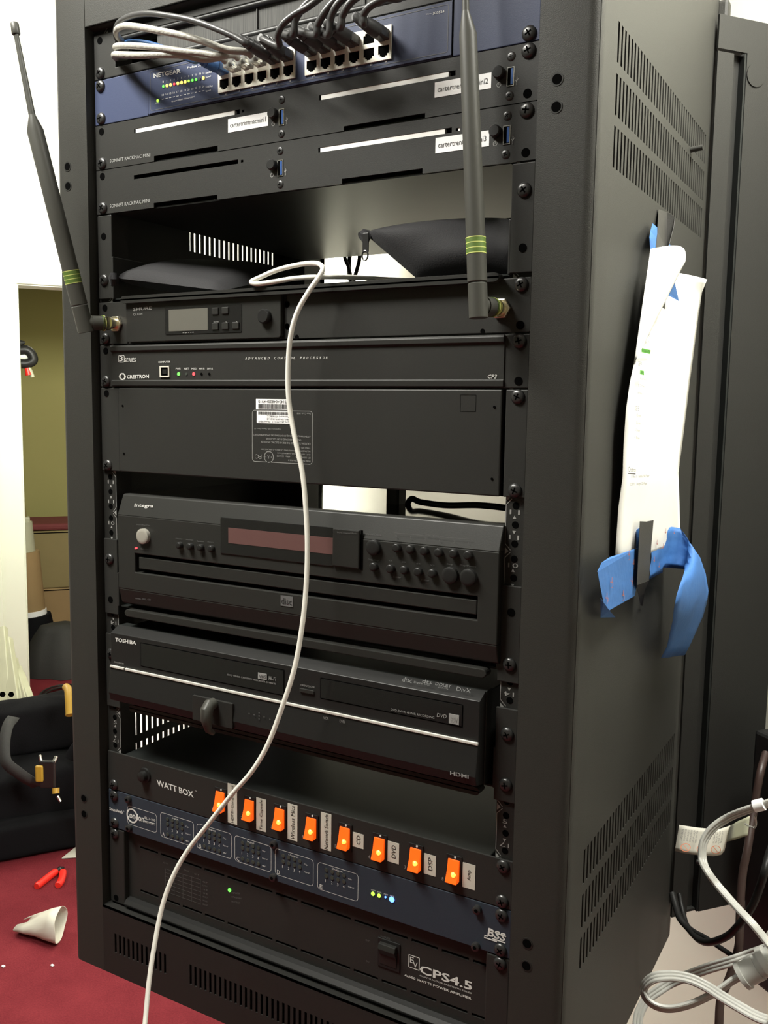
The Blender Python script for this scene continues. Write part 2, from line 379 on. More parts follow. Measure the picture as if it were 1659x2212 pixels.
# front rails with punched holes and unit numbers
HOLES = [k * U + d for k in range(21) for d in (.00635, .022225, .0381)]
for sx in (-1, 1):
    hd_ = MB()
    for z in HOLES: hd_.disc((sx * .23255, -.0001, z), (0, -1, 0), .0030, .0001, 16)
    H = []
    mb = MB(); a, b = sorted((sx * .2235, sx * .2425)); mb.plate(a, b, -.001, 21 * U + .003, H, .0, .002)
    a, b = sorted((sx * .2235, sx * .2250)); mb.box(a, b, .002, .022, -.001, 21 * U + .003)
    a, b = sorted((sx * .2425, sx * .288)); mb.box(a, b, .004, .006, -.06, .99)
    r_ = mb.build('mounting_rail', 'powder2', rack, extra=(hd_, 'void'))
    pr_ = MB()
    for k in range(1, 22):
        z = k * U; xi = sx * .2241
        pr_.line((xi, -.0003, z - .006), (xi, -.0003, z - U + .006), .0006)
        for d in (-1, 1):
            pr_.line((xi, -.0003, z + d * .006), (xi + sx * .005, -.0003, z + d * .0008), .0006)
        pr_.add([(xi, -.0003, z + .0030), (xi, -.0003, z - .0030), (xi + sx * .0034, -.0003, z)], [(0, 1, 2)])
        cz = z - U / 2; hx_ = sx * .2318
        for s2, a_ in ((1, cz + .0105), (-1, cz - .0105)):
            num = str(k if s2 > 0 else 22 - k); ww = .0022 * len(num)
            pr_.aff(num, (hx_ - s2 * ww, -.0003, a_ - s2 * .0019), (s2 * 2 * ww, 0, 0), (0, 0, s2 * .0038), (0, 0, 0))
            pr_.add([(hx_ - .0016, -.0003, cz + s2 * .0050), (hx_ + .0016, -.0003, cz + s2 * .0050), (hx_, -.0003, cz + s2 * .0078)], [(0, 1, 2)])
    pr_.build('unit_numbers', 'grey', rack)
for x, z in ((.2598, .8101), (.2598, .7900), (.2598, .1146), (.2598, .0946), (-.2735, .8061), (-.2735, .7864), (-.2710, .1181), (-.2710, .0996)):
    mb = MB(); mb.disc((x, YF, z), (0, -1, 0), .0050, .0004, 24); e_ = mb.build('screw_eyelet', 'dplastic', rack)
    mb = MB(); mb.disc((x, YF, z), (0, -1, 0), .0038, .0006, 20); mb.build('screw_hole', 'void', e_)
# latch knob at the rear top corner
k0 = V3(.2925, .402, 1.0)
mb = MB(); mb.obox(V3(.2925, .409, .995), (.010, 0, 0), (0, .008, 0), (0, 0, .018)); mb.build('hinge_tab', 'powder', rack, bevel=.004, label='small rounded tab at the rear top corner')

# wall bracket that the rack swings out from
WB = V3(.30, .385, 0)
br_ = thing('wall_bracket', (.34, .43, .4), 'deep black steel wall bracket box behind the rack, fixed to the wall', 'bracket')
ZL, ZU = -.047, .990
def wb(mb, s0, s1, t0, t1, z0, z1):     # s along N2 towards the wall, t along T2
    c = WB + N2 * (s0 + s1) / 2 + T2 * (t0 + t1) / 2; c.z = (z0 + z1) / 2
    return mb.obox(c, N2 * (s1 - s0) / 2, T2 * (t1 - t0) / 2, (0, 0, (z1 - z0) / 2))
mb = MB(); wb(mb, .036, .1225, -.003, 0, ZL, ZU); wb(mb, -.004, .036, -.003, 0, .955, ZU); wb(mb, -.004, .018, -.003, 0, ZL, .952); wb(mb, .018, .036, -.012, -.010, ZL, .955)
wb(mb, .1195, .1225, -.05, -.003, ZL, ZU)
mb.build('side_plate', 'powder2', br_)
mb = MB(); wb(mb, .0335, .036, -.010, -.001, ZL, .955); mb.build('hinge_strip', 'satin', br_)
for za_ in (ZU - .003, ZL): mb = MB(); wb(mb, .02, .1225, -.55, -.004, za_, za_ + .003); mb.build('cross_plate', 'powder2', br_)
kp = hp(1632, 163, T2, T2.dot(WB)); kp = kp - T2 * T2.dot(kp - WB)
mb = MB(); mb.disc(kp, T2, .0125, .0012, 28); mb.build('knockout', 'powder2', br_, smooth=True)
kp = WB + N2 * .03 + T2 * .002; kp.z = .02
mb = MB(); mb.disc(kp, T2, .004, .004, 14); mb.build('bolt', 'dmetal', br_, smooth=True)

# ------------------------------------------------------------------ rack screws
def screw_mb(x, z, y=-.0032, r=.0060, ang=0.4):
    mb = MB(); g = min(1, r / .006) ** 2; prof = [(0, 1.0), (.0006 * g, 1.0), (.0016 * g, .9), (.0024 * g, .70), (.0028 * g, .42)]
    mb.tube([(x, y - h, z) for h, _ in prof], [r * k for _, k in prof], 22)
    mb2 = MB(); s_, c_ = math.sin(ang), math.cos(ang)
    for a, b in ((c_, s_), (-s_, c_)):
        n_ = (-b, a)
        w_ = .0006 * g; L = .0028 * r / .006
        mb2.obox((x, y - .00272 * g, z), (a * L, 0, b * L), (n_[0] * w_, 0, n_[1] * w_), (0, .00022, 0))
    return mb, mb2
def screw(parent, x, z, y=-.0032, r=.0060, m='dmetal'):
    a, b = screw_mb(x, z, y, r, random.uniform(0, 1.5)); o = a.build('rack_screw' if r > .004 else 'small_screw', m, parent, smooth=True)
    b.build('cross_recess', 'void', o); return o
def hole(mb, x, z, r=.0035, y=-.0034): mb.cyl((x, y, z), (x, y + .0006, z), r, r, 16)
SX = .23255; HL, HH = .00635, U - .00635
def ears(parent, base, n_units, left, right, y=-.0032):   # rows of (side) screws at EIA positions
    for z in left: screw(parent, -SX, base * U + z, y)
    for z in right: screw(parent, SX, base * U + z, y)

mb = MB(); mb.box(-.286, -.283, .02, .185, .60, .99); mb.build('added_vent_mask', 'powder2', rack)  # added plate that blocks the bright view through the upper left vents

# white board added behind the rack so the lower left vents show bright
mb = MB(); mb.box(-1.308, -1.300, 1.02, 1.66, FLOOR + .001, .55); o = mb.build('vent_fill_board', 'paper', bevel=.001); tag(o, 'white board added behind the rack to make the lower left vents bright', 'board')

def ear_holes(parent, *xz):
    for x, z in xz: mb = MB(); hole(mb, x, z); mb.build('ear_slot', 'void', parent)

# ------------------------------------------------------------------ brush panel (top unit)
FP = -.0030      # front of a rack panel
def panel_root(name, base, label, cat, group=None): return thing(name, (0, 0, base * U), label, cat, group)
bp = panel_root('brush_panel', 20, 'black cable entry panel with brush bristles, above the blue network switch', 'panel')
z0, z1 = 20 * U + .0004, 21 * U - .0004
mb = MB(); mb.plate(-.2413, .2413, z0, z1, [(-.2115, .2115, z0 + .0085, z1 - .0065)], FP, -.0008); mb.build('plate', 'panel', bp, bevel=.0006)
mb = MB(); mb.tube([(-.2115, -.0005, z1 - .0085), (.2115, -.0005, z1 - .0085)], .0028, 12); mb.tube([(-.160, -.0005, z0 + .0095), (.2115, -.0005, z0 + .0095)], .0034, 12); mb.build('bristle_holder', 'plastic', bp, smooth=True)
mb = MB(); mb.box(-.158, .2113, .0008, .0020, z0 + .010, z1 - .009)
for x in (-.035, .08): mb.box(x, x + .0012, -.0006, .0008, z0 + .010, z1 - .009)
mb.build('bristles', 'bristle', bp)
mb = MB(); mb.box(-.2113, -.158, .02, .021, z0 + .008, z1 - .006); mb.build('dark_opening', 'void', bp)
ears(bp, 20, 1, (HL,), (HL, HH)); mb = MB(); hole(mb, -SX, z1 - HL + .0004); mb.build('ear_slot', 'void', bp)

# ------------------------------------------------------------------ network switch
sw = panel_root('network_switch', 19, 'blue 24 port network switch with lit port lights and plugged in cables', 'network switch')
z0, z1 = 19 * U + .0004, 20 * U - .0004
mb = MB(); mb.box(-.2413, .2413, FP, -.0008, z0, z1); mb.build('rack_ear', 'blue', sw, bevel=.0006)
xl = hy(322, 200, FP).x; xr = hy(977, 60, FP).x
mb = MB(); rslab(mb, xl, xr, z0 + .0012, z1 - .0010, .0008, FP - .0012, FP); mb.build('front_panel', 'blue', sw)
mb = MB(); mb.box(xl - .0012, xl - .0002, FP - .0002, FP + .0001, z0, z1); mb.box(xr + .0002, xr + .0012, FP - .0002, FP + .0001, z0, z1)
mb.build('seam', 'void', sw)
mb = MB(); rrect_line(mb, xl + .003, xr - .003, z0 + .0035, z1 - .003, .002, .0004, FP - .0014); mb.build('panel_rim', 'dgrey', sw)
mb = MB(); mb.box(-.2195, .2195, -.0008, .23, z0 + .0004, z1 - .0006); mb.build('chassis', 'satin', sw)
yf = FP - .0014
lt = MB(); lt.text('§NETGEAR', zA(836, 424), zA(982, 397), zA(834, 400), yf)
lt.text('ProSafe 24', zA(1018, 374), zA(1092, 360), zA(1018, 362), yf)
lt.text('JGS524', zB(842, 82), zB(905, 72), zB(842, 66), yf); lt.text('24-port', zB(805, 82), zB(835, 78), zB(805, 75), yf)
def LP(i, n, a, b): return (a[0] + (b[0] - a[0]) * i / (n - 1), a[1] + (b[1] - a[1]) * i / (n - 1))
for i in range(12):
    p = LP(i, 12, (884, 450), (1103, 402)); lt.textr(str(i + 1), zA(p[0], p[1]), zA(p[0] + 5 + 3 * (i > 8), p[1]), .0018, yf)
    p = LP(i, 12, (884, 522), (1103, 476)); lt.textr(str(i + 13), zA(p[0] - 4, p[1]), zA(p[0] + 7, p[1] - 2), .0018, yf)
    p = LP(i, 12, (884, 545), (1103, 500)); lt.textr('--', zA(p[0] - 4, p[1] - 4), zA(p[0] + 7, p[1] - 6), .0006, yf)
for s_, x, y, x2 in (('Link/Act', 1118, 402, 1150), ('Speed', 1118, 427, 1145), ('Link/Act', 1118, 478, 1155), ('Speed', 1118, 502, 1145)): lt.textr(s_, zA(x, y), zA(x2, y - 7), .0018, yf)
lt.textr('Green=1000M, Yellow=100M', zA(932, 557), zA(1056, 531), .0017, yf); lt.textr('PWR', zA(847, 566), zA(866, 562), .0015, yf)
lt.build('front_lettering', 'white', sw)
led = 'ledg ledy ledy ledr ledy ledy ledy ledlime ledg ledg ledoff ledy'.split()
for i, k in enumerate(led):
    p = LP(i, 12, (888, 469), (1105, 424)); c = hy(*zA(*p), yf); mb = MB(); mb.disc(c, (0, -1, 0), .0015 if k == 'ledy' else .0012, .0006, 12)
    mb.build('status_light', k, sw)
c = hy(*zA(857, 547), yf); mb = MB(); mb.disc(c, (0, -1, 0), .0014, .0006, 12); mb.build('power_light', 'ledlime', sw)
PORTS = []
ptxt = MB()
for (bl, br2, tr2), nn in (((zA(1188, 508), zA(1604, 424), zA(1605, 272)), 13), ((zB(150, 413), zB(618, 320), zB(620, 150)), 19)):
    a = hy(*bl, yf); b = hy(*br2, yf); t = hy(*tr2, yf); x0, x1 = a.x, b.x; zz0 = (a.z + b.z) / 2; zz1 = max(t.z, zz0 + .0272); w_ = (x1 - x0) / 6; hgt = (zz1 - zz0) / 2
    H = []
    for i in range(6):
        for rrow in (0, 1):
            cx_ = x0 + (i + .5) * w_; sgn = 1 if rrow == 0 else -1; base = zz0 + .0018 if rrow == 0 else zz1 - .0018
            def zr(a_, b_): return tuple(sorted((base + sgn * a_, base + sgn * b_)))
            H.append((cx_ - .0053, cx_ + .0053, *zr(.0030, .0100))); H.append((cx_ - .0036, cx_ + .0036, *zr(.0014, .0031))); H.append((cx_ - .0020, cx_ + .0020, *zr(.0004, .0015)))
            PORTS.append((nn, i, rrow, V3(cx_, yf - .001, base + sgn * .0058)))
        c = hy(*((bl[0] + (br2[0] - bl[0]) * (i + .45) / 6), (bl[1] + (br2[1] - bl[1]) * (i + .45) / 6)), yf)
        ptxt.textr(str(nn + i), (bl[0] + (br2[0] - bl[0]) * (i + .52) / 6, bl[1] + 6 + (br2[1] - bl[1]) * (i + .52) / 6), (bl[0] + (br2[0] - bl[0]) * (i + .66) / 6, bl[1] + 5.4 + (br2[1] - bl[1]) * (i + .66) / 6), .0015, yf)
    mb = MB(); mb.plate(x0, x1, zz0, zz1, H, yf - .0012, yf + .0002); pc = mb.build('port_block', 'tin', sw)
    mb = MB(); mb.box(x0 + .0005, x1 - .0005, yf - .0003, yf - .0001, zz0 + .0005, zz1 - .0005); mb.build('port_interior', 'void', pc)
ptxt.build('port_numbers', 'white', sw)
ears(sw, 19, 1, (HL, HH), (HL,))

# ------------------------------------------------------------------ two rack trays holding small computers
def seg(zf, a, b, h, y=FP):
    A, B = hy(*zf(*a), y), hy(*zf(*b), y); z = (A.z + B.z) / 2; return (A.x, B.x, z - h, z + h)
def tray(base, label, T):
    r = panel_root('computer_tray', base, label, 'rack tray', 'double computer trays')
    z0, z1 = base * U + .0004, (base + 1) * U - .0004
    H = []; vis = []
    for (zf, a, b, h, kind) in T['slots']: s_ = seg(zf, a, b, h); H.append(s_); vis.append((s_, kind))
    mb = MB(); mb.plate(-.2413, .2413, z0, z1, H, FP, -.0012); mb.build('face_plate', 'panel', r)
    mb = MB(); mb.box(-.2190, .2190, .0006, .335, z0 - .0002, z0 + .0014); mb.box(-.2190, -.2175, .0006, .335, z0, z1 - .001); mb.box(.2175, .2190, .0006, .335, z0, z1 - .001); mb.box(-.2175, .2175, .3335, .335, z0, z1 - .001)
    mb.build('tray', 'satin', r)
    mb = MB(); mb.box(-.217, .217, .0012, .002, z0 + .002, z1 - .002); mb.build('dark_backing', 'void', r)
    for s_, kind in vis:
        if kind:
            mb = MB(); mb.box(s_[0] + .0020, s_[1] - (.0065 if s_[1] - s_[0] > .05 else 0), -.0026, .0011, s_[2] + .0001, s_[3] - .0001); mb.build('computer_front', 'alu', r, label='silver computer edge seen through the slot')
    for zf, c, rr in T['knobs']:
        p = hy(*zf(*c), FP); mb = MB(); mb.tube([p + V3(.0012, 0, 0), p + V3(.0012, -.004, 0), p + V3(.0012, -.0048, 0)], [.0050, .0048, .0040], 20); mb.build('power_button', 'plastic', r, smooth=True)
    for zf, c in T['usb']:
        p = hy(*zf(*c), FP); mb = MB(); mb.plate(p.x - .0031, p.x + .0031, p.z - .0072, p.z + .0072, [(p.x - .0025, p.x + .0025, p.z - .0066, p.z + .0066)], FP - .0005, FP + .0003)
        u = mb.build('usb_port', 'metal', r); mb = MB(); mb.box(p.x - .0026, p.x + .0026, FP - .0003, FP - .0001, p.z - .0067, p.z + .0067); mb.build('port_cavity', 'void', u)
        mb = MB(); mb.box(p.x + .0002, p.x + .0020, FP - .0006, FP - .0003, p.z - .0060, p.z + .0060); mb.build('contact_tongue', 'usbblue', u)
    for zf, c in T['screws']: p = hy(*zf(*c), FP); screw(r, p.x, p.z, FP, .0036)
    lt = MB()
    for zf, c in T['pwr']:
        p = hy(*zf(*c), FP); n = len(lt.v)
        rrect_line(lt, p.x - .0019, p.x + .0019, p.z - .0019, p.z + .0019, .0018, .0004, FP - .0002); lt.line((p.x, FP - .0003, p.z), (p.x, FP - .0003, p.z + .0022), .0004, FP)
    for zf, c in T['fork']:
        p = hy(*zf(*c), FP); lt.line((p.x, FP - .0003, p.z - .003), (p.x, FP - .0003, p.z + .003), .0005); lt.line((p.x, FP - .0003, p.z - .001), (p.x - .0012, FP - .0003, p.z + .001), .0004); lt.line((p.x, FP - .0003, p.z), (p.x + .0012, FP - .0003, p.z + .0018), .0004)
    for t_, zf, bl, br3, tl in T['text']: lt.text(t_, zf(*bl), zf(*br3), zf(*tl), FP - .0001)
    lt.build('lettering', 'grey', r)
    for t_, zf, q, tb in T['labels']:
        P_ = [hy(*zf(*c), FP - .0003) for c in q]
        xa, xb = (P_[0].x + P_[3].x) / 2, (P_[1].x + P_[2].x) / 2; za, zb = (P_[2].z + P_[3].z) / 2, (P_[0].z + P_[1].z) / 2
        mb = MB(); mb.box(xa, xb, FP - .0003, FP, za, zb); lo = mb.build('name_label', 'label', r, label='white printed label reading ' + t_)
        mb = MB(); mg = (xb - xa) * .055; hh = (zb - za); mb.aff(t_, (xa + mg, FP - .0005, za + hh * .33), (xb - xa - 2 * mg, 0, 0), (0, 0, hh * .36), (0, 0, 0)); mb.build('label_print', 'ink', lo)
    return r
t1 = tray(18, 'upper double computer tray with two white bar slots and labels ending 1 and 2', dict(
    slots=[(zA, (728, 707), (1302, 611), .0021, 1), (zA, (836, 857), (1182, 811), .0026, 0), (zB, (225, 527), (965, 400), .0021, 1), (zB, (358, 700), (800, 634), .0026, 0), (zA, (1314, 604), (1326, 602), .0012, 0)],
    knobs=[(zA, (1482, 620), 1), (zB, (1198, 400), 1)], usb=[(zA, (1530, 636)), (zB, (1265, 416))],
    screws=[(zA, (1530, 541)), (zA, (1528, 727)), (zB, (1268, 306)), (zB, (1258, 520))], pwr=[(zA, (1484, 673)), (zB, (1201, 461))], fork=[(zA, (1558, 656)), (zB, (1299, 440))],
    text=[('SONNET RACKMAC MINI', zA, (597, 884), (816, 850), (597, 866))],
    labels=[('cartertrentmacmini1', zA, ((1238, 645), (1455, 609), (1456, 684), (1238, 719)), 0), ('cartertrentmacmini2', zB, ((853, 448), (1160, 393), (1158, 477), (851, 532)), 0)]))
t2 = tray(17, 'lower double computer tray with one white bar slot and a label ending 3', dict(
    slots=[(zA, (727, 960), (1293, 880), .0020, 0), (zA, (835, 1113), (1180, 1076), .0026, 0), (zB, (220, 815), (945, 707), .0021, 1), (zB, (348, 985), (786, 934), .0026, 0), (zA, (1308, 876), (1321, 874), .0012, 0), (zB, (966, 706), (990, 700), .0012, 1)],
    knobs=[(zA, (1478, 899), 1), (zB, (1178, 717), 1)], usb=[(zA, (1523, 913)), (zB, (1244, 733))],
    screws=[(zA, (1521, 819)), (zA, (1522, 1001)), (zB, (1246, 628)), (zB, (1237, 838))], pwr=[(zA, (1477, 951)), (zB, (1181, 780))], fork=[(zA, (1551, 934)), (zB, (1278, 762))],
    text=[('SONNET RACKMAC MINI', zA, (597, 1130), (813, 1098), (597, 1111))],
    labels=[('cartertrentmacmini3', zB, ((855, 748), (1148, 709), (1148, 795), (857, 830)), 0)]))
for r, b, lf in ((t1, 18, (HL,)), (t2, 17, (HL,))):
    ears(r, b, 1, lf, (HH,)); z = b * U
    ear_holes(r, (-SX, z + HH), (SX, z + HL))

# ------------------------------------------------------------------ shelves
def shelf(name_label, zt, zb, depth, flz0, flz1, lip, slots=True, screws=((), ()), holes=((), ())):
    r = thing('rack_shelf', (0, 0, zb), name_label, 'shelf', 'vented rack shelves')
    H = []
    if slots:
        for k in range(22):
            for j in range(3): x = -.19 + k * .0175; y = .035 + j * .11; H.append((x, x + .006, y, y + .07))
    mb = MB(); mb.plate(-.2215, .2215, .0, depth, H, zt - .0015, zt, axis='z'); mb.build('shelf_plate', 'satin', r)
    mb = MB(); rslab(mb, lip[0], lip[1], zb, zt, .004, -.0115, .0); mb.build('front_lip', 'dplastic', r, bevel=.0015)
    for sx in (-1, 1):
        mb = MB(); a, b = sorted((sx * .2215, sx * .2413)); mb.box(a, b, FP, -.0008, flz0, flz1)
        a, b = sorted((sx * .2200, sx * .2225)); mb.box(a, b, FP, depth, zt - .001, zt + (flz1 - zt) * .5)
        mb.build('side_bracket', 'panel', r, bevel=.0008)
    for z in screws[0]: screw(r, -SX, z)
    for z in screws[1]: screw(r, SX, z)
    ear_holes(r, *[(-SX, z) for z in holes[0]], *[(SX, z) for z in holes[1]])
    return r
zl1 = hy(265, 650, -.0115).z; zl0 = hy(268, 668, -.0115).z
shelf('black rack shelf holding two zipped pouches and a white cable coil', .6700, .6628, .385, 15 * U + .003, 17 * U - .001, (-.2015, .2165), True, ((15.5 * U,), (16.5 * U,)), ((16.5 * U,), (15.5 * U,)))
shelf('black rack shelf under the disc changer', .3440, .3360, .36, 7.5 * U, 9.36 * U, (-.2030, .2150), False, ((9 * U - HL,), (8 * U - HL,)), ((8 * U - HL,), (9 * U - HL,)))
shelf('black rack shelf under the tape and disc recorder', .2400, .2325, .36, 5.15 * U, 7.0 * U, (-.1990, .2120), False, ((6.5 * U,), (6.5 * U, 5.5 * U)), ((), ()))

# ------------------------------------------------------------------ wireless microphone receiver panel
rc = panel_root('wireless_receiver', 14, 'half width wireless microphone receiver with small grey screen in a black rack panel', 'receiver')
z0, z1 = 14 * U + .0006, 15 * U - .0008
xa = hy(*zC(425, 800), FP).x; xb = hy(*zC(1402, 780), FP).x; xc = hy(*zC(1425, 780), FP).x; xd = .2413
mb = MB(); mb.box(-.2413, xa - .001, FP, -.0008, z0, z1); mb.box(xa - .001, .2413, -.0016, -.0008, z0, z1); mb.build('rack_ear', 'panel', rc, bevel=.0008)
mb = MB(); rslab(mb, xa + .0015, xb, z0 + .001, z1 - .001, .003, FP - .004, FP + .001); mb.build('receiver_face', 'dplastic', rc, bevel=.0007)
xe = hy(*zD(1290, 780), FP).x
mb = MB(); rslab(mb, xc, .2413, z0, z1, .0015, FP, -.0008); mb.build('blank_plate', 'panel', rc, bevel=.0006)
for dz in (-1, 1):
    for dx in (.0, .0):
        c = V3(xc + .0005, FP - .0003, (z0 + z1) / 2 + dz * .010); mb = MB(); mb.cyl(c, c + V3(0, .0006, 0), .0028, .0028, 16); mb.build('notch', 'void', rc)
    c = V3(xe, FP - .0002, z0 + .0015); 
mb = MB(); mb.cyl(V3(xe, FP - .0003, z0 + .0018), V3(xe, FP + .0003, z0 + .0018), .0020); mb.cyl(V3(xc + .0115, FP - .0003, z1 - .0015), V3(xc + .0115, FP + .0003, z1 - .0015), .0022); mb.cyl(V3(xc + .0115, FP - .0003, z0 + .0015), V3(xc + .0115, FP + .0003, z0 + .0015), .0022); mb.build('notch', 'void', rc)
mb = MB(); mb.box(-.213, .213, -.0008, .20, z0 + .001, z1 - .002); mb.build('chassis', 'satin', rc)
yr = FP - .0042
def rect_px(zf, tl, tr_, br_x, bl, y):
    P_ = [hy(*zf(*c), y) for c in (tl, tr_, br_x, bl)]
    return (P_[0].x + P_[3].x) / 2, (P_[1].x + P_[2].x) / 2, (P_[2].z + P_[3].z) / 2, (P_[0].z + P_[1].z) / 2
q = rect_px(zC, (660, 715), (1142, 688), (1140, 862), (662, 886), yr)
mb = MB(); rslab(mb, *q, .0012, yr - .0003, yr + .0004); win = mb.build('display_window', 'gloss', rc)
q = rect_px(zC, (684, 727), (930, 712), (930, 852), (686, 862), yr)
mb = MB(); mb.box(q[0], q[1], yr - .0006, yr - .0002, q[2], q[3]); mb.build('lcd_screen', 'lcd', rc)
for c in ((978, 735), (1041, 730), (978, 830), (1041, 828), (1107, 825)):
    p = hy(*zC(*c), yr); mb = MB(); rslab(mb, p.x - .0040, p.x + .0040, p.z - .0033, p.z + .0033, .0006, yr - .0016, yr); mb.build('menu_button', 'dplastic', rc, bevel=.0005)
p = hy(*zC(1292, 768), yr); mb = MB(); mb.tube([p, p + V3(0, -.004, 0), p + V3(0, -.0052, 0)], [.0068, .0066, .0056], 28); mb.build('control_knob', 'plastic', rc, smooth=True)
lt = MB(); lt.text('§SHURE', zC(460, 733), zC(577, 724), zC(460, 712), yr); lt.text('QLXD4', zC(460, 764), zC(518, 760), zC(460, 748), yr)
lt.text('ENTER', zC(966, 806), zC(998, 804), zC(966, 799), yr - .0003); lt.text('sync', zC(770, 874), zC(842, 871), zC(770, 867), yr - .0003); lt.text('v', zC(1040, 806), zC(1048, 805), zC(1040, 799), yr - .0003); lt.text('^', zC(1105, 803), zC(1114, 802), zC(1105, 797), yr - .0003)
lt.build('lettering', 'grey', rc)
ears(rc, 14, 1, (HL,), (HH,)); ear_holes(rc, (-SX, 15 * U - HL), (SX, 14 * U + HL))

# ------------------------------------------------------------------ control processor
cp = panel_root('control_processor', 13, 'slim black control processor with green and red lights and square data socket', 'processor')
z0, z1 = 13 * U + .0006, 14 * U - .0006
xa = hy(238, 790, FP).x; xb = hy(1090, 790, FP).x
mb = MB(); mb.box(-.2413, .2413, FP, -.0008, z0, z1); mb.build('rack_ear', 'panel', cp, bevel=.0008)
mb = MB(); mb.prism([(-.0008, z0), (-.0048, z0 + .0012), (-.0052, z0 + .006), (-.0040, z0 + .0068), (-.0040, z1 - .0075), (-.0062, z1 - .0062), (-.0064, z1 - .0022), (-.0048, z1 - .0004), (-.0008, z1)], -.2235, xb)
mb.build('face', 'panel', cp, bevel=.0004)
mb = MB(); mb.box(-.213, .213, -.0008, .16, z0 + .001, z1 - .002); mb.build('chassis', 'satin', cp)
yc = -.0042; lt = MB()
lt.text('SERIES', zC(406, 1055), zC(476, 1053), zC(406, 1029), yc); lt.text('§CRESTRON', zC(420, 1158), zC(558, 1155), zC(420, 1136), yc); lt.text('COMPUTER', zC(618, 1060), zC(692, 1058), zC(618, 1049), yc)
lt.text('3', zC(372, 1049), zC(394, 1049), zC(372, 1016), yc)
q = rect_px(zC, (366, 1010), (404, 1010), (404, 1056), (366, 1057), yc); rrect_line(lt, *q, .0015, .0006, yc)
c = hy(*zC(391, 1145), yc)
for k in range(6):
    a = k * PI / 3; b = a + .9
    lt.add([c + V3(math.cos(a) * .0052, 0, math.sin(a) * .0040), c + V3(math.cos(b) * .0052, 0, math.sin(b) * .0040), c + V3(math.cos(b - .3) * .0030, 0, math.sin(b - .3) * .0024), c + V3(math.cos(a - .3) * .0030, 0, math.sin(a - .3) * .0024)], [(0, 3, 2, 1)])
for s_, x in (('PWR', 728), ('NET', 780), ('MSG', 826), ('HW-R', 873), ('SW-R', 925)): lt.text(s_, zC(x, 1102), zC(x + (30 if len(s_) == 3 else 36), 1101), zC(x, 1090), yc)
wd = 'ADVANCED CONTROL PROCESSOR'
for i, ch in enumerate(wd):
    if ch == ' ': continue
    x = 1163 + (2042 - 1163) * 0 + i * 20.3; lt.text(ch, zC(x, 1038 - .16 * i), zC(x + 11, 1038 - .16 * i), zC(x + 3, 1023 - .16 * i), yc)
lt.text('CP3', zD(1318, 1157), zD(1374, 1157), zD(1324, 1133), yc)
lt.build('lettering', 'white', cp)
q = rect_px(zC, (630, 1079), (689, 1077), (689, 1148), (630, 1150), yc)
mb = MB(); mb.plate(*q, [(q[0] + .0014, q[1] - .0014, q[2] + .0014, q[3] - .0014)], yc - .0012, yc); u = mb.build('data_socket', 'tin', cp)
mb = MB(); mb.box(q[0] + .0012, q[1] - .0012, yc - .0003, yc - .0001, q[2] + .0012, q[3] - .0012); mb.build('socket_cavity', 'void', u)
mb = MB(); cx_ = (q[0] + q[1]) / 2; cz_ = (q[2] + q[3]) / 2; mb.box(cx_ - .0028, cx_ + .0028, yc - .0010, yc - .0003, cz_ - .0022, cz_ + .0022); mb.build('socket_tongue', 'plastic', u)
for x, k in ((745, 'ledg'), (793, 'ledoff'), (840, 'ledr'), (889, 'void'), (938, 'void')):
    p = hy(*zC(x, 1129), yc); mb = MB(); mb.disc(p, (0, -1, 0), .0017 if k in ('ledg', 'ledr') else .0013, .0004, 14); mb.build('status_light', k, cp)
ears(cp, 13, 1, (HL,), (HH,)); ear_holes(cp, (-SX, 14 * U - HL), (SX, 13 * U + HL))

# ------------------------------------------------------------------ two unit power conditioner, mounted face in
pc = panel_root('power_conditioner', 11, 'plain black two unit box with an upside down white and printed rating label', 'power conditioner')
z0, z1 = 11 * U + .0006, 13 * U - .0006
xa = hy(258, 920, FP).x; xb = hy(*zF(1405, 400), FP).x
for a_, b_ in ((-.2413, xa - .0006), (xb + .0028, .2413)): mb = MB(); mb.box(a_, b_, FP, -.0008, z0, z1); mb.build('rack_ear', 'panel', pc, bevel=.0008)
mb = MB(); mb.box(xa, xb, FP - .0012, .18, z0, z1); mb.build('case', 'panel', pc, bevel=.0012)
mb = MB(); mb.box(xb, xb + .003, .0, .001, z0, z1); mb.build('side_gap', 'void', pc)
yp = FP - .0013
mb = MB()
for zf, c in ((zE, (393, 165)), (zE, (401, 465)), (zF, (1362, 172)), (zF, (1347, 624))): p = hy(*zf(*c), yp); mb.cyl(p, p + V3(0, -.0005, 0), .0011, .0011, 12)
mb.build('rivet', 'void', pc)
q = rect_px(zE, (1232, 121), (1432, 124), (1432, 190), (1232, 187), yp); q2 = rect_px(zE, (1236, 198), (1440, 200), (1440, 278), (1238, 274), yp); q3 = rect_px(zE, (1207, 190), (1588, 198), (1585, 533), (1207, 517), yp)
mb = MB(); mb.box(q[0], q[1] + .003, yp - .0003, yp, q[2], q[3]); sk = mb.build('serial_sticker', 'label', pc); mb = MB(); rslab(mb, q2[0], q2[1] + .003, q2[2], q2[3], .0008, yp - .0003, yp); sk2 = mb.build('model_sticker', 'label', pc)
def bars(mb, x0, x1, za, zb, y):
    x = x0
    while x < x1:
        w_ = random.choice((.0002, .0004, .0006)); mb.box(x, min(x1, x + w_), y - .0001, y, za, zb); x += w_ + random.choice((.0003, .0005))
mb = MB(); hq1 = q[3] - q[2]; bars(mb, q[0] + .003, q[1] + .001, q[2] + hq1 * .08, q[2] + hq1 * .52, yp - .0004)
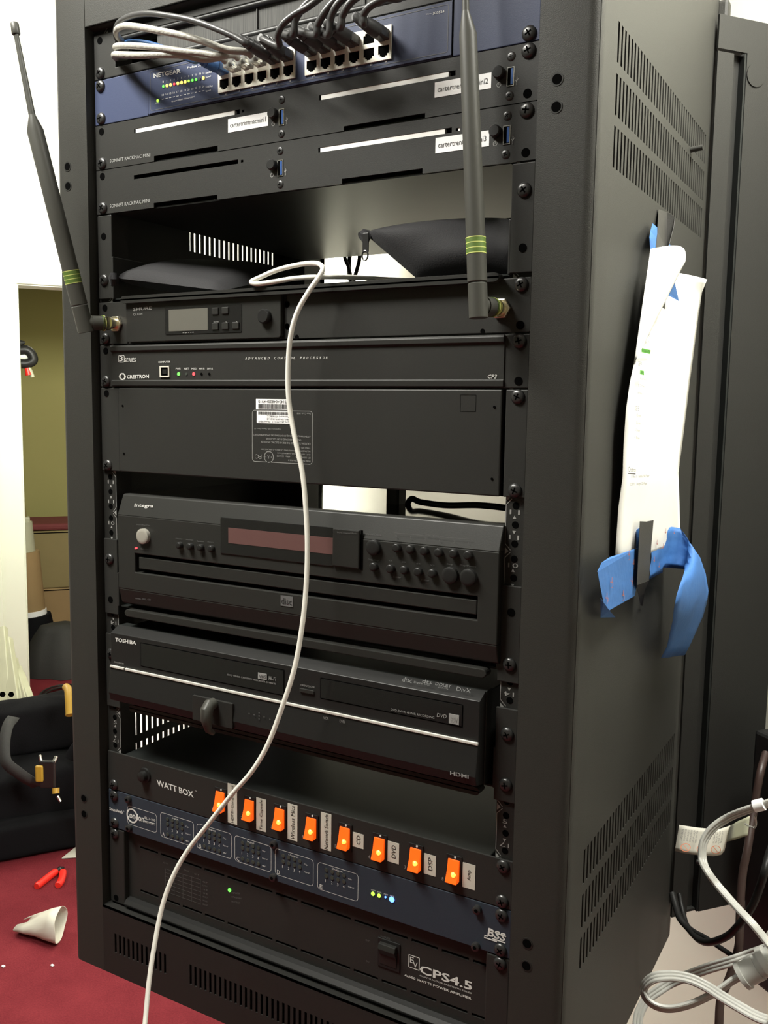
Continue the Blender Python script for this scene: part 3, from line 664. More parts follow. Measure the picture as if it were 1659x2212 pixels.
W_ = q[1] - q[0] - .002; mb.aff('ST143404820H4910', (q[1] + .001, yp - .0005, q[3] - hq1 * .10), (-W_, 0, 0), (0, 0, -hq1 * .28), (0, 0, 0)); mb.build('sticker_print', 'ink', sk)
mb = MB(); hq = q2[3] - q2[2]; bars(mb, q2[0] + .002, q2[1] + .001, q2[3] - .28 * hq, q2[3] - .05 * hq, yp - .0004)
for i, s_ in enumerate(('S/N 2432771113  Model MNV', 'MAC: D4-6A-91-00-2C-6E', 'Password 471B0BCC')): zz = q2[2] + hq * (.22 + .22 * i); mb.aff(s_, (q2[1], yp - .0005, zz), (-(q2[1] - q2[0]) * (.95 if i == 0 else .68), 0, 0), (0, 0, -hq * .15), (0, 0, 0))
mb.build('sticker_print', 'ink', sk2)
lt = MB(); rrect_line(lt, *q3, .003, .0005, yp); X1 = q3[1] - .002; Wd = q3[1] - q3[0]; Ht = q3[3] - q3[2]
def ud(s_, fx, fz, fw, fh=.030): lt.aff(s_, (q3[1] - Wd * fx, yp - .0002, q3[2] + Ht * fz), (-Wd * fw, 0, 0), (0, 0, -Ht * fh), (0, 0, 0))
ud('Model NO. WB-250-IPCE-8', .03, .075, .36); ud('I/P: 120VAC  12A', .03, .14, .24); ud('60Hz   E336492', .36, .145, .22); ud('O/P: 120VAC, 12A 1440W(Total)', .03, .205, .54)
ud('VOLTAGE PROTECTION RATING: L-N 400V, L-G 500V, N-G 500V', .03, .265, .82); ud('TYPE 3 SPD', .03, .325, .15); ud('CAUTION: TO REDUCE THE RISK OF ELECTRIC SHOCK-USE', .03, .405, .82, .036)
ud('ONLY INDOORS AND IN DRY LOCATIONS', .18, .47, .58, .036); ud('ATTENTION:UTILISER UNIQUEMENT DANS DES EMPLACEMENTS SECS', .03, .545, .95, .036); ud('Engineered in USA - Made in China   CE', .52, .66, .44)
ud('FC', .84, .145, .10, .085); ud('UL', .69, .13, .05, .06); ud('c     us', .66, .12, .14, .03); ud('LISTED', .68, .215, .07, .018); ud('Date Code 1408', .03, .965, .22)
cc = V3(q3[1] - Wd * .715, yp, q3[2] + Ht * .105); rrect_line(lt, cc.x - .0056, cc.x + .0056, cc.z - .0056, cc.z + .0056, .0055, .0006, yp)
lt.build('rating_print', 'grey', pc)
sq = MB()
for zf, a, b in ((zF, (1148, 95), (1245, 203)),): A_, B_ = hy(*zf(*a), yp), hy(*zf(*b), yp); rrect_line(sq, A_.x, B_.x, B_.z, A_.z, .0003, .0003, yp)
sq.build('faint_square_mark', 'void', pc)
ears(pc, 11, 2, (HL,), (HL, 2 * U - HL)); mb = MB(); hole(mb, -SX, 13 * U - HL); mb.build('ear_slot', 'void', pc)

# ------------------------------------------------------------------ disc changer
YD = -.012
dc = thing('disc_changer', (0, .1, .3442), 'large black disc changer with round buttons and a dull red display', 'disc player')
x0, x1 = -.2105, .2240; zb, zt = .3465, .4662
q = [-.2105, .2240]
mb = MB(); mb.prism([(.006, .3445), (-.0075, .3500), (YD, .3660), (YD, .4445), (-.0035, zt - .001), (-.0015, zt), (.006, zt)], x0, x1)
s_x0 = hy(*zE(470, 1160), YD).x; s_x1 = hy(*zF(1254, 1430), YD).x
zA1 = hy(*zE(470, 1100), YD).z; zA2 = hy(*zF(1258, 1355), YD).z; zB1 = hy(*zE(470, 1218), YD).z; zB2 = hy(*zF(1250, 1505), YD).z
sz1 = (zA1 + zA2) / 2; sz0 = (zB1 + zB2) / 2
mb = MB()
mb.prism([(.006, .3445), (-.0075, .3500), (YD, .3660), (.006, .3660)], x0, x1)
mb.prism([(.006, .4445), (YD, .4445), (-.0035, zt - .001), (-.0015, zt), (.006, zt)], x0, x1)
mb.plate(x0, x1, .3660, .4445, [(s_x0, s_x1, sz0, sz1)], YD, .006)
mb.build('front_shell', 'dplastic', dc, bevel=.0008)
mb = MB(); mb.box(s_x0, s_x1, -.002, .006, sz0, sz1); mb.build('tray_recess', 'void', dc)
mb = MB(); h_ = sz1 - sz0; mb.box(s_x0 + .004, s_x1 - .0012, YD + .0015, -.002, sz0 + h_ * .20, sz1 - h_ * .18); mb.build('disc_tray', 'dplastic', dc, bevel=.0008)
mb = MB(); mb.box(-.2085, .222, .006, .36, .3500, .4655); mb.build('lid', 'topgloss', dc)
for fx in (-.17, .18):
    for fy in (.03, .32): mb = MB(); mb.cyl((fx, fy, .3440), (fx, fy, .3502), .018, .016); mb.build('foot', 'void', dc, smooth=True)
yd = YD - .0002
qw = rect_px(zE, (1012, 865), (1012, 865), (1005, 1090), (1005, 1090), yd)
xw0 = hy(*zE(1010, 980), yd).x; xw1 = hy(*zF(350, 1050), yd).x; zw1 = (hy(*zE(1012, 867), yd).z + hy(*zF(352, 928), yd).z) / 2; zw0 = (hy(*zE(1005, 1088), yd).z + hy(*zF(345, 1180), yd).z) / 2
mb = MB(); mb.box(xw0, xw1, YD - .0012, YD, zw0, zw1); mb.build('display_window', 'gloss', dc, bevel=.0008)
xv0 = hy(*zE(1062, 980), yd).x; xv1 = hy(*zF(360, 1040), yd).x - .0005; zv1 = (hy(*zE(1062, 930), yd).z + hy(*zF(360, 995), yd).z) / 2; zv0 = (hy(*zE(1062, 1030), yd).z + hy(*zF(358, 1095), yd).z) / 2
mb = MB(); mb.box(xv0, xv1, YD - .0015, YD - .0010, zv0, zv1); mb.build('display', 'vfd', dc)
xn0 = xw1 + .0005; xn1 = hy(*zF(520, 1060), yd).x
mb = MB(); mb.box(xn0, xn1, YD - .0030, YD, zw0 + .001, zw1); mb.build('display_cover', 'dplastic', dc, bevel=.001)
mb = MB(); mb.box(xn1, xn1 + .0025, YD - .0004, YD, zw0, zw1); mb.build('cover_gap', 'void', dc)
a = hy(*zE(1310, 1183), yd); b = hy(*zF(255, 1230), yd)
def button(zf, c, r, m='plastic', hgt=.004, name='button', par=None, y=YD):
    p = hy(*zf(*c), y - hgt * .6); p.y = y; mb = MB(); mb.tube([p, p + V3(0, -hgt, 0), p + V3(0, -hgt - .0006, 0), p + V3(0, -hgt - .0008, 0)], [r, r, r * .85, r * .6], 24)
    return mb.build(name, m, par or dc, smooth=True)
button(zE, (521, 985), .0080, 'silverbtn', .004, 'power_button')
for c in ((748, 1042), (815, 1049), (881, 1056), (948, 1063)): button(zE, c, .0033)
button(zF, (600, 1055), .0068, name='open_button')
for c in ((747, 1058), (832, 1067), (920, 1077), (1010, 1087), (1104, 1095), (1196, 1104), (602, 1177), (708, 1189), (794, 1197), (882, 1208), (971, 1218)): button(zF, c, .0037)
for c in ((1083, 1230), (1198, 1243)): button(zF, c, .0072, name='play_button')
p = hy(*zE(478, 1060), yd); mb = MB(); mb.obox(p, (.0018, 0, .0004), (0, .0003, 0), (0, 0, .0009)); mb.build('standby_light', 'ledr', dc)
lt = MB(); ybv = -.0070
lt.text('§Integra', zE(466, 806), zE(584, 811), zE(470, 779), ybv - .0012); lt.build('brand_lettering', 'white', dc)
lt = MB()
for zf, s_, x, y_, x2, y2, h in ((zE, 'Standby/On', 480, 917, 565, 922, .0016), (zE, 'Standby', 508, 1070, 550, 1072, .0016), (zE, 'Display', 728, 1005, 770, 1008, .0016), (zE, 'Repeat', 792, 1011, 838, 1014, .0016), (zE, 'Random', 860, 1020, 905, 1023, .0016), (zE, 'Memory', 928, 1026, 966, 1029, .0016),
    (zE, 'WMA, MP3, CD', 472, 1381, 570, 1390, .0018), (zF, 'Pure Digital Path', 374, 968, 496, 976, .0018), (zF, 'Disc Skip', 568, 1138, 636, 1144, .0018), (zF, 'Stop', 1062, 1166, 1102, 1170, .0018), (zF, 'Play/Pause', 1145, 1174, 1248, 1184, .0018), (zF, 'Folder', 728, 1246, 776, 1250, .0018), (zF, 'Folder', 904, 1264, 952, 1270, .0018),
    (zF, 'CDC-3.4', 1168, 1594, 1286, 1606, .0028), (zF, '<<', 698, 1142, 722, 1144, .0014), (zF, '>>', 784, 1151, 806, 1153, .0014), (zF, '<<', 872, 1161, 896, 1163, .0014), (zF, '>>', 958, 1171, 986, 1174, .0014)):
    lt.textr(s_, zf(x, y_), zf(x2, y2), h, yd - (.003 if 'Pure' in s_ else 0) + (.003 if 'CDC' in s_ else 0))
lt.textr('Open/Close', zF(552, 976), zF(652, 984), .0018, YD + .001)
for i in range(6): c = (742 + i * 91, 990 + i * 8.5); lt.textr(str(i + 1), zF(*c), zF(c[0] + 6, c[1]), .0018, YD)
lt.textr('Disc Select', zF(930, 980), zF(1010, 988), .0018, YD + .001)
for a_, b_ in (((735, 962), (920, 978)), ((1020, 988), (1225, 1004))): A, B = hy(*zF(*a_), YD + .001), hy(*zF(*b_), YD + .001); lt.line(A + V3(0, -.0004, 0), B + V3(0, -.0004, 0), .0003)
lt.build('lettering', 'dgrey', dc)
p = hy(*zE(1425, 1393), yd); mb = MB(); mb.box(p.x - .007, p.x + .007, yd - .0003, yd, p.z - .005, p.z + .005); mb.build('disc_logo', 'dgrey', dc)
lt = MB(); lt.aff('disc', (p.x - .006, yd - .0006, p.z - .003), (.012, 0, 0), (0, 0, .006), (0, 0, 0)); lt.build('logo_print', 'ink', dc)

# ------------------------------------------------------------------ tape and disc recorder
YT = -.020
vr = thing('tape_recorder', (0, .1, .2402), 'black tape and disc recorder crossed by a bright silver line', 'video recorder')
zl_ = (hy(*zG(300, 437), YT).z + hy(*zH(1253, 922), YT).z) / 2
xt0 = -.2155; xt1 = hy(*zH(1255, 900), YT).x + .0012
zt_ = .3245
mb = MB(); mb.prism([(-.008, .2425), (-.022, .2455), (-.0245, .2540), (YT - .001, zl_ - .0012), (YT, zl_ + .0012), (YT, zt_ - .006), (-.008, zt_), (-.008, zt_)], xt0, xt1)
mb.build('front_shell', 'plastic', vr, bevel=.0006)
mb = MB(); mb.prism([(.004, .2425), (-.008, .2425), (-.008, zt_), (.004, zt_)], xt0, xt1 + .0012); mb.box(xt0 + .002, xt1 - .001, .004, .30, .2440, zt_ - .003); mb.build('body', 'satin', vr, bevel=.0006)
for fx in (-.17, .17):
    for fy in (.0, .25): mb = MB(); mb.cyl((fx, fy + .02, .2400), (fx, fy + .02, .2442), .014, .012); mb.build('foot', 'void', vr, smooth=True)
mb = MB(); xg = hy(*zG(388, 452), YT).x; mb.box(xt0, xg - .0008, YT - .0022, YT, zl_ - .0013, zl_ + .0013); mb.box(xg + .0012, xt1, YT - .0022, YT, zl_ - .0013, zl_ + .0013); mb.build('silver_strip', 'silverline', vr, bevel=.0005)
yt = YT - .0002
def frame_px(zfa, tl, bl, zfb, tr_, br_x, y):
    a, b, c, d = hy(*zfa(*tl), y), hy(*zfa(*bl), y), hy(*zfb(*tr_), y), hy(*zfb(*br_x), y); return (a.x + b.x) / 2, (c.x + d.x) / 2, (b.z + d.z) / 2, (a.z + c.z) / 2
def flap(q, nm, inset=.0007):
    mb = MB(); rrect_line(mb, *q, .0008, .0007, YT - .0001); o = mb.build(nm, 'void', vr)
    mb = MB(); mb.box(q[0] + .001, q[1] - .001, YT - .0006, YT, q[2] + .001, q[3] - .001); mb.build('flap_face', 'gloss', o)
q = frame_px(zG, (482, 290), (488, 441), zG, (1418, 465), (1395, 632), YT); zmin = zl_ + .004
flap((q[0], q[1], max(q[2], zmin), q[3]), 'tape_door')
qd = frame_px(zH, (265, 500), (270, 635), zH, (1166, 680), (1165, 823), YT)
flap((qd[0], qd[1], max(qd[2], zmin), qd[3]), 'disc_tray')
mb = MB(); A = hy(*zH(185, 590), YT); rslab(mb, A.x - .008, A.x + .008, A.z - .0018, A.z + .0018, .001, YT - .0016, YT); mb.build('eject_button', 'dplastic', vr, bevel=.0004)
yl = YT - .0010; lt = MB()
lt.text('§TOSHIBA', zG(323, 283), zG(457, 306), zG(324, 258), YT - .0002); lt.build('brand_lettering', 'white', vr)
lt = MB(); lt.text('Hi-Fi', zG(1306, 528), zG(1350, 536), zG(1307, 504), yl); lt.textr('DVD VIDEO CASSETTE RECORDER D-VR670', zG(1042, 500), zG(1350, 560), .0016, yl); lt.textr('DVD-RW/R +RW/R RECORDING', zH(712, 712), zH(985, 765), .0020, yl)
lt.text('DVD', zH(1000, 752), zH(1060, 763), zH(1004, 728), yl); lt.textr('RW', zH(1088, 782), zH(1128, 788), .0045, yl - .0006); lt.textr('OPEN/CLOSE', zH(142, 557), zH(232, 572), .0017, YT - .0002)
lt.textr('VCR', zH(287, 766), zH(320, 772), .0026, -.0235); lt.textr('DVD', zH(390, 786), zH(423, 794), .0026, -.0235)
lt.textr('ON/STANDBY', zG(316, 418), zG(380, 432), .0016, YT - .0002)
lt.build('lettering', 'grey', vr)
mb = MB()
def slab_px(zf, c, w_, h, y, th=.0003): p = hy(*zf(*c), y); mb.box(p.x - w_ / 2, p.x + w_ / 2, y - th, y, p.z - h / 2, p.z + h / 2)
slab_px(zG, (1265, 506), .0105, .0060, yl); slab_px(zH, (1108, 767), .0095, .0085, yl); mb.build('logo_plate', 'grey', vr)
lt = MB(); lt.text('VHS', zG(1243, 516), zG(1288, 522), zG(1243, 494), yl - .0005); lt.build('logo_print', 'ink', vr)
lt = MB(); lt.text('§HDMI', zH(1084, 1116), zH(1200, 1142), zH(1084, 1092), -.0250); lt.build('port_mark', 'grey', vr)
lt = MB()
for s_, a, b, h in (('disc', (785, 533), (845, 540), .0038), ('dts', (910, 541), (970, 549), .0030), ('Digital Out', (858, 546), (958, 560), .0020), ('DOLBY', (993, 556), (1092, 568), .0024), ('DIGITAL', (1010, 572), (1075, 582), .0018), ('DivX', (1125, 590), (1215, 602), .0030)):
    A, B = hy(*zH(*a), -.017), hy(*zH(*b), -.017); d = B - A; lt.aff(s_, A, (d.x, 0, 0), (0, h * .55, h), (0, -.0012, .0008))
lt.build('top_lettering', 'dgrey', vr)
q = frame_px(zG, (826, 628), (815, 770), zG, (1085, 680), (1065, 852), -.0245)
mb = MB(); rslab(mb, *q, .001, -.0256, -.0225); mb.build('front_jack_cover', 'dplastic', vr, bevel=.0005)
p = hy(*zG(935, 705), -.030); mb = MB(); mb.tube([(p.x, -.026, p.z + .003), (p.x, -.032, p.z + .003), (p.x, -.036, p.z - .001), (p.x, -.037, p.z - .010), (p.x, -.034, p.z - .022), (p.x, -.027, p.z - .027)], [.0055, .0062, .0065, .0058, .0035, .0025], 18); mb.build('jack_plug', 'rubber', vr, smooth=True)
p = hy(*zG(1243, 760), -.0245); mb = MB()
for dx, dz in ((0, 0), (-.006, 0), (.006, 0), (-.012, 0), (.013, -.001), (0, .003), (0, -.003)): mb.box(p.x + dx - .0005, p.x + dx + .0005, -.0246, -.0243, p.z + dz - .0005, p.z + dz + .0005)
mb.build('key_marks', 'dgrey', vr)

# ------------------------------------------------------------------ switched power strip unit
ps = panel_root('power_switch_panel', 3, 'black power panel with eight glowing orange rocker switches and printed labels', 'power strip')
z0, z1 = 3 * U + .0004, 4 * U - .0004
mb = MB(); mb.box(-.2413, .2413, FP, -.0008, z0, z1); mb.build('face_plate', 'panel', ps, bevel=.0006)
mb = MB(); mb.box(-.2195, .2195, -.0008, .25, z0 + .001, z1 - .001); mb.build('chassis', 'satin', ps, bevel=.001)
p = hy(308, 1677, FP - .004); mb = MB(); mb.tube([(p.x, FP, p.z), (p.x, FP - .002, p.z), (p.x, FP - .0022, p.z), (p.x, FP - .007, p.z), (p.x, FP - .0076, p.z)], [.0085, .0080, .0056, .0052, .0040], 24); mb.build('breaker_button', 'plastic', ps, smooth=True)
lt = MB(); lt.text('§WATT BOX', zI(592, 110), zI(826, 188), zI(588, 70), FP - .0001); lt.textr('TM', zI(833, 146), zI(846, 150), .0012, FP - .0001); lt.build('brand_lettering', 'white', ps)
SW = [((965, 150), (1020, 158), (1018, 278), (952, 262)), ((1150, 200), (1208, 212), (1206, 335), (1137, 316)), ((1343, 256), (1402, 270), (1402, 393), (1330, 372)), ((1545, 315), (1607, 328), (1605, 455), (1532, 436))]
SW = [[zI(*c) for c in s] for s in SW] + [[zJ(*c) for c in s] for s in (((392, 368), (449, 382), (447, 510), (376, 490)), ((606, 435), (668, 448), (666, 580), (592, 558)), ((832, 500), (900, 515), (895, 650), (820, 626)), ((1072, 570), (1140, 585), (1136, 722), (1058, 698)))]
LBL = [('HDMI>Component', zI, ((1045, 94), (1104, 108), (1100, 360), (1040, 345))), ('Time Capsule', zI, ((1226, 186), (1288, 200), (1286, 406), (1224, 392))), ('Wireless Mics', zI, ((1427, 222), (1490, 240), (1486, 468), (1424, 450))),
       ('Network Switch', zJ, ((270, 273), (336, 290), (336, 520), (270, 505))), ('CD', zJ, ((472, 400), (540, 416), (538, 506), (470, 490))), ('DVD', zJ, ((691, 455), (762, 472), (762, 602), (690, 585))),
       ('DSP', zJ, ((920, 533), (996, 552), (990, 680), (917, 660))), ('Amp', zJ, ((1162, 590), (1242, 610), (1240, 766), (1160, 745)))]
nums = MB()
zr0 = sum(hy(*s[2], FP - .003).z + hy(*s[3], FP - .003).z for s in SW) / 16; zr1 = sum(hy(*s[0], FP - .003).z + hy(*s[1], FP - .003).z for s in SW) / 16
for i, s in enumerate(SW):
    P_ = [hy(*c, FP - .003) for c in s]; xc_ = sum(p.x for p in P_) / 4; zc_ = sum(p.z for p in P_) / 4; hw = .0056; hh = (zr1 - zr0) / 2
    mb = MB(); mb.box(xc_ - hw - .0022, xc_ + hw + .0018, FP - .0012, FP, zc_ - hh - .0035, zc_ + hh + .0035); bz = mb.build('switch_bezel', 'plastic', ps, bevel=.0004)
    mb = MB(); mb.prism([(FP - .0010, zc_ - hh), (FP - .0080, zc_ - hh), (FP - .0045, zc_ - hh * .1), (FP - .0022, zc_ + hh), (FP - .0010, zc_ + hh)], xc_ - hw, xc_ + hw)
    ro = mb.build('rocker_switch', 'orange', ps, bevel=.0006, label='glowing orange rocker switch')
    mb = MB(); mb.tube([(xc_ + .0015, FP - .0050, zc_ - hh * .25), (xc_ + .0015, FP - .0068, zc_ - hh * .28)], [.0026, .0016], 14); mb.build('lamp_glow', 'orangehot', ro, smooth=True)
    mb = MB(); mb.disc((xc_ + .001, FP - .0012, zc_ + hh + .0022), (0, -1, 0), .0010, .0004, 12); mb.build('on_mark', 'white', ps)
    nums.aff(str(i + 1), (xc_ - hw - .0065, FP - .0002, zc_ - hh - .0035), (.0018 if i else .0008, 0, 0), (0, 0, .0032), (0, 0, 0))
    t_, zf, c4 = LBL[i]; Q = [hy(*zf(*c), FP - .0003) for c in c4]
    xa_, xb_ = (Q[0].x + Q[3].x) / 2, (Q[1].x + Q[2].x) / 2; za_, zb__ = (Q[2].z + Q[3].z) / 2, (Q[0].z + Q[1].z) / 2
    mb = MB(); mb.box(xa_, xb_, FP - .0003, FP, za_, zb__); lo = mb.build('circuit_label', 'cream', ps, label='small cream label reading ' + t_.replace('>', ' '))
    L_ = (zb__ - za_); span = L_ * (.94 if len(t_) > 9 else .62); off = (L_ - span) / 2 if len(t_) > 3 else L_ * (.24 if t_ != 'Amp' else .34); span = span if t_ != 'Amp' else L_ * .42
    mb = MB(); hw_ = (xb_ - xa_); mb.aff(t_, (xa_ + hw_ * .72, FP - .0005, za_ + off), (0, 0, span), (-hw_ * .36, 0, 0), (0, 0, 0)); mb.build('label_print', 'ink', lo)
nums.build('switch_numbers', 'grey', ps)
ears(ps, 3, 1, (HL,), (HL, HH))

# ------------------------------------------------------------------ signal processor
dp = panel_root('signal_processor', 2, 'slate blue audio signal processor with outlined input and output groups and a blue light', 'signal processor')
z0, z1 = 2 * U + .0004, 3 * U - .0004
mb = MB(); mb.box(-.2413, .2413, FP, -.0008, z0, z1); mb.build('face_plate', 'slate', dp, bevel=.0006)
mb = MB(); mb.box(-.2195, .2195, -.0008, .20, z0 + .001, z1 - .001); mb.build('chassis', 'satin', dp)
lt = MB(); yq = FP - .0001
lt.text('§Soundweb', zI(286, 266), zI(372, 290), zI(286, 246), yq); lt.text('TM', zI(374, 275), zI(381, 277), zI(374, 270), yq); lt.text('§London', zI(398, 310), zI(508, 346), zI(398, 268), yq); lt.text('BLU-100', zI(512, 322), zI(580, 340), zI(512, 307), yq); lt.text('signal processor', zI(512, 346), zI(580, 368), zI(512, 338), yq)
A, B = hy(*zI(508, 334), yq), hy(*zI(581, 354), yq); lt.line(A + V3(0, -.0003, 0), B + V3(0, -.0003, 0), .0008)
c = hy(*zI(432, 302), yq); 
for k in range(16): a, b = 2 * PI * k / 16, 2 * PI * (k + 1) / 16; lt.add([c + V3(math.cos(a) * .0085, -.0003, math.sin(a) * .0085), c + V3(math.cos(b) * .0085, -.0003, math.sin(b) * .0085), c + V3(math.cos(b) * .0066, -.0003, math.sin(b) * .0066), c + V3(math.cos(a) * .0066, -.0003, math.sin(a) * .0066)], [(0, 3, 2, 1)])
def group_box(zf, tl, tr_, br_x, bl):
    P_ = [hy(*zf(*c), yq) for c in (tl, tr_, br_x, bl)]; return (P_[0].x + P_[3].x) / 2, (P_[1].x + P_[2].x) / 2, (P_[2].z + P_[3].z) / 2, (P_[0].z + P_[1].z) / 2
q = group_box(zI, (400, 240), (590, 288), (588, 412), (400, 355)); rrect_line(lt, q[0], q[1], q[2], q[3], .004, .0004, yq)
G = [(zI, (612, 283), (828, 340), (824, 500), (612, 435), 'Input', 'A', 3), (zI, (845, 354), (1070, 415), (1064, 576), (845, 512), 'Input', 'B', 3), (zI, (1087, 430), (1324, 495), (1318, 660), (1087, 595), 'Input', 'C', 3), (zI, (1345, 513), (1594, 580), (1588, 750), (1345, 682), 'Output', 'D', 2), (zJ, (250, 588), (508, 663), (503, 835), (250, 760), 'Output', 'E', 2)]
for zf, a, b, c, d, t_, lt_, rows in G:
    sk_ = MB(); q = group_box(zf, a, b, c, d); rrect_line(lt, *q, .0035, .0004, yq); W_, H_ = q[1] - q[0], q[3] - q[2]
    def tx(s_, fx, fz, fw, h): lt.aff(s_, (q[0] + W_ * fx, yq - .0003, q[2] + H_ * fz), (W_ * fw, 0, 0), (0, 0, h), (0, 0, 0))
    tx(t_, .36, .86, .19 + .07 * (t_ == 'Output'), .0026); tx(lt_, .06, .05, .07, .0042)
    tx('Clip', .76, .70, .09, .0018); tx('Signal', .76, .42, .14, .0018)
    if rows == 3: tx('48V', .76, .13, .09, .0018)
    for k in range(4):
        tx(str(k + 1), .20 + k * .145, .34, .035 if k else .010, .0030)
        for rr in ((.80, .60, .18) if rows == 3 else (.80, .58)):
            sk_.disc((q[0] + W_ * (.22 + k * .145), yq, q[2] + H_ * rr), (0, -1, 0), .0020, .0005, 12)
    sk_.build('indicator_lights', 'ledoff', dp)
lt.text('§BSS', zJ(1318, 1050), zJ(1428, 1090), zJ(1326, 1000), yq)
for k in range(3): A, B = hy(*zJ(1298 + 2, 1050 + k * 0 + 8), yq), hy(*zJ(1425, 1097), yq); 
for (a, b) in (((1300, 1048), (1322, 1054)), ((1298, 1060), (1380, 1088)), ((1332, 1012), (1362, 1022)), ((1380, 1036), (1436, 1056)), ((1350, 1068), (1432, 1096))): A, B = hy(*zJ(*a), yq), hy(*zJ(*b), yq); lt.line(A + V3(0, -.0004, 0), B + V3(0, -.0004, 0), .0012)
for s_, x, y_ in (('COM', 587, 765), ('ERR', 628, 778), ('NET', 668, 792), ('PWR', 706, 802)): lt.textr(s_, zJ(x, y_), zJ(x + 26, y_ + 8), .0013, yq)
lt.build('lettering', 'white', dp)
for c, k, r_2 in (((599, 787), 'ledlime', .0019), ((638, 799), 'ledlime', .0019), ((678, 808), 'ledb', .0009), ((718, 823), 'ledb', .0027)):
    p = hy(*zJ(*c), yq); mb = MB(); mb.disc(p, (0, -1, 0), r_2, .0006, 14); mb.build('status_light', k, dp)
for zf, c in ((zI, (403, 198)), (zI, (408, 382)), (zI, (1334, 487)), (zI, (1331, 698)), (zJ, (1252, 890)), (zJ, (1243, 1122))):
    p = hy(*zf(*c), FP - .002); mb = MB(); mb.plate(-.0040, .0040, -.004, .004, [(-.0015, .0015, -.0015, .0015)], 0, .001); mb = MB(); mb.tube([(p.x, FP, p.z), (p.x, FP - .0035, p.z), (p.x, FP - .004, p.z)], [.0040, .0038, .0030], 18); o = mb.build('socket_bolt', 'dmetal', dp, smooth=True)
    mb = MB(); mb.disc((p.x, FP - .0040, p.z), (0, -1, 0), .0018, .0002, 6); mb.build('bolt_socket', 'void', o)
ears(dp, 2, 1, (HL, HH), (HL, HH))

# ------------------------------------------------------------------ power amplifier
am = panel_root('power_amplifier', 0, 'black two unit power amplifier with rows of vent slots and a big power switch', 'amplifier')
z0, z1 = .0006, 2 * U - .0006
H = []
ya = .004
za = (hy(*zI(480, 495), ya).z + hy(*zJ(1265, 1232), ya).z) / 2; zb2 = (hy(*zI(480, 775), ya).z + hy(*zJ(1250, 1560), ya).z) / 2
for row, ang in ((za, 0), (zb2, 0)):
    k = 0; x = hy(*zI(480, 495), ya).x
    while x < .205: H.append((x, x + .0270, row - .0014, row + .0014)); x += .0312
mb = MB(); mb.plate(-.2190, .2190, z0 + .001, z1 - .001, H, ya, ya + .0015); mb.build('face', 'panel', am)
mb = MB(); mb.box(-.2185, .2185, ya + .002, .35, z0 + .001, z1 - .001); mb.build('chassis', 'void', am)
for a_, b_ in ((-.2413, -.2190), (.2190, .2413)): mb = MB(); mb.box(a_, b_, FP, ya + .002, z0, z1); mb.build('rack_ear', 'panel', am, bevel=.0012)
mb = MB(); mb.prism([(ya, .0010), (-.004, .0014), (-.006, .0045), (-.002, .0085), (ya, .0100)], -.2185, .2185); mb.build('bottom_rib', 'plastic', am, bevel=.0006)
lt = MB(); ye = ya - .0001
lt.text('§CPS4.5', zJ(892, 1285), zJ(1222, 1398), zJ(894, 1232), ye); lt.text('CONTRACTOR PRECISION SERIES', zJ(892, 1305), zJ(1218, 1418), zJ(893, 1296), ye); lt.text('§4x500 WATTS POWER AMPLIFIER', zJ(797, 1305), zJ(1218, 1455), zJ(797, 1290), ye)
q = group_box(zJ, (800, 1192), (870, 1214), (868, 1298), (798, 1272)); rrect_line(lt, *q, .0006, .0007, ye); W_ = q[1] - q[0]; H_ = q[3] - q[2]
lt.aff('E', (q[0] + W_ * .15, ye - .0003, q[2] + H_ * .42), (W_ * .34, 0, 0), (0, 0, H_ * .45), (0, 0, 0)); lt.aff('V', (q[0] + W_ * .42, ye - .0003, q[2] + H_ * .14), (W_ * .42, 0, 0), (0, 0, H_ * .45), (0, 0, 0))
lt.build('brand_lettering', 'white', am)
lt = MB()
for zf, s_, a, b, h in ((zJ, 'POWER', (648, 1064), (708, 1080), .0024), (zJ, 'OFF', (552, 1084), (578, 1091), .0020), (zJ, 'ON', (554, 1215), (575, 1222), .0020), (zI, 'POWER', (1068, 800), (1122, 806), .0018), (zI, 'STANDBY', (1068, 826), (1132, 838), .0018), (zI, 'PROTECT', (1068, 856), (1122, 866), .0018)): lt.textr(s_, zf(*a), zf(*b), h, ye)
for i in range(7):
    A, B = hy(*zI(640, 640 + i * 24), ye), hy(*zI(872, 712 + i * 26), ye); lt.line(A + V3(0, -.0003, 0), B + V3(0, -.0003, 0), .0003)
    lt.textr(('CLIP', 'LIMIT', '-10 dB', '-20 dB', 'PROTECT', 'PARALLEL', 'BRIDGE')[i], zI(884, 728 + i * 24), zI(914, 736 + i * 24), .0016, ye)
for i in range(4): lt.textr('CH ' + str(i + 1), zI(632 + i * 66, 606 + i * 24), zI(660 + i * 66, 614 + i * 24), .0017, ye)
for i in range(5): A, B = hy(*zI(645 + i * 56, 640 + i * 17), ye), hy(*zI(645 + i * 56, 790 + i * 21), ye); lt.line(A + V3(0, -.0003, 0), B + V3(0, -.0003, 0), .0003)
lt.build('lettering', 'dgrey', am)
p = hy(*zI(1055, 778), ye); mb = MB(); mb.disc(p, (0, -1, 0), .0020, .0006, 14); mb.build('power_light', 'ledg', am)
q = group_box(zJ, (612, 1085), (755, 1125), (740, 1300), (600, 1262)); mb = MB(); mb.box(q[0], q[1], ye - .0012, ye, q[2], q[3]); mb.build('switch_bezel', 'plastic', am, bevel=.0008)
xm = (q[0] + q[1]) / 2; zm = (q[2] + q[3]) / 2; hh = (q[3] - q[2]) / 2 - .003; hw = (q[1] - q[0]) / 2 - .003
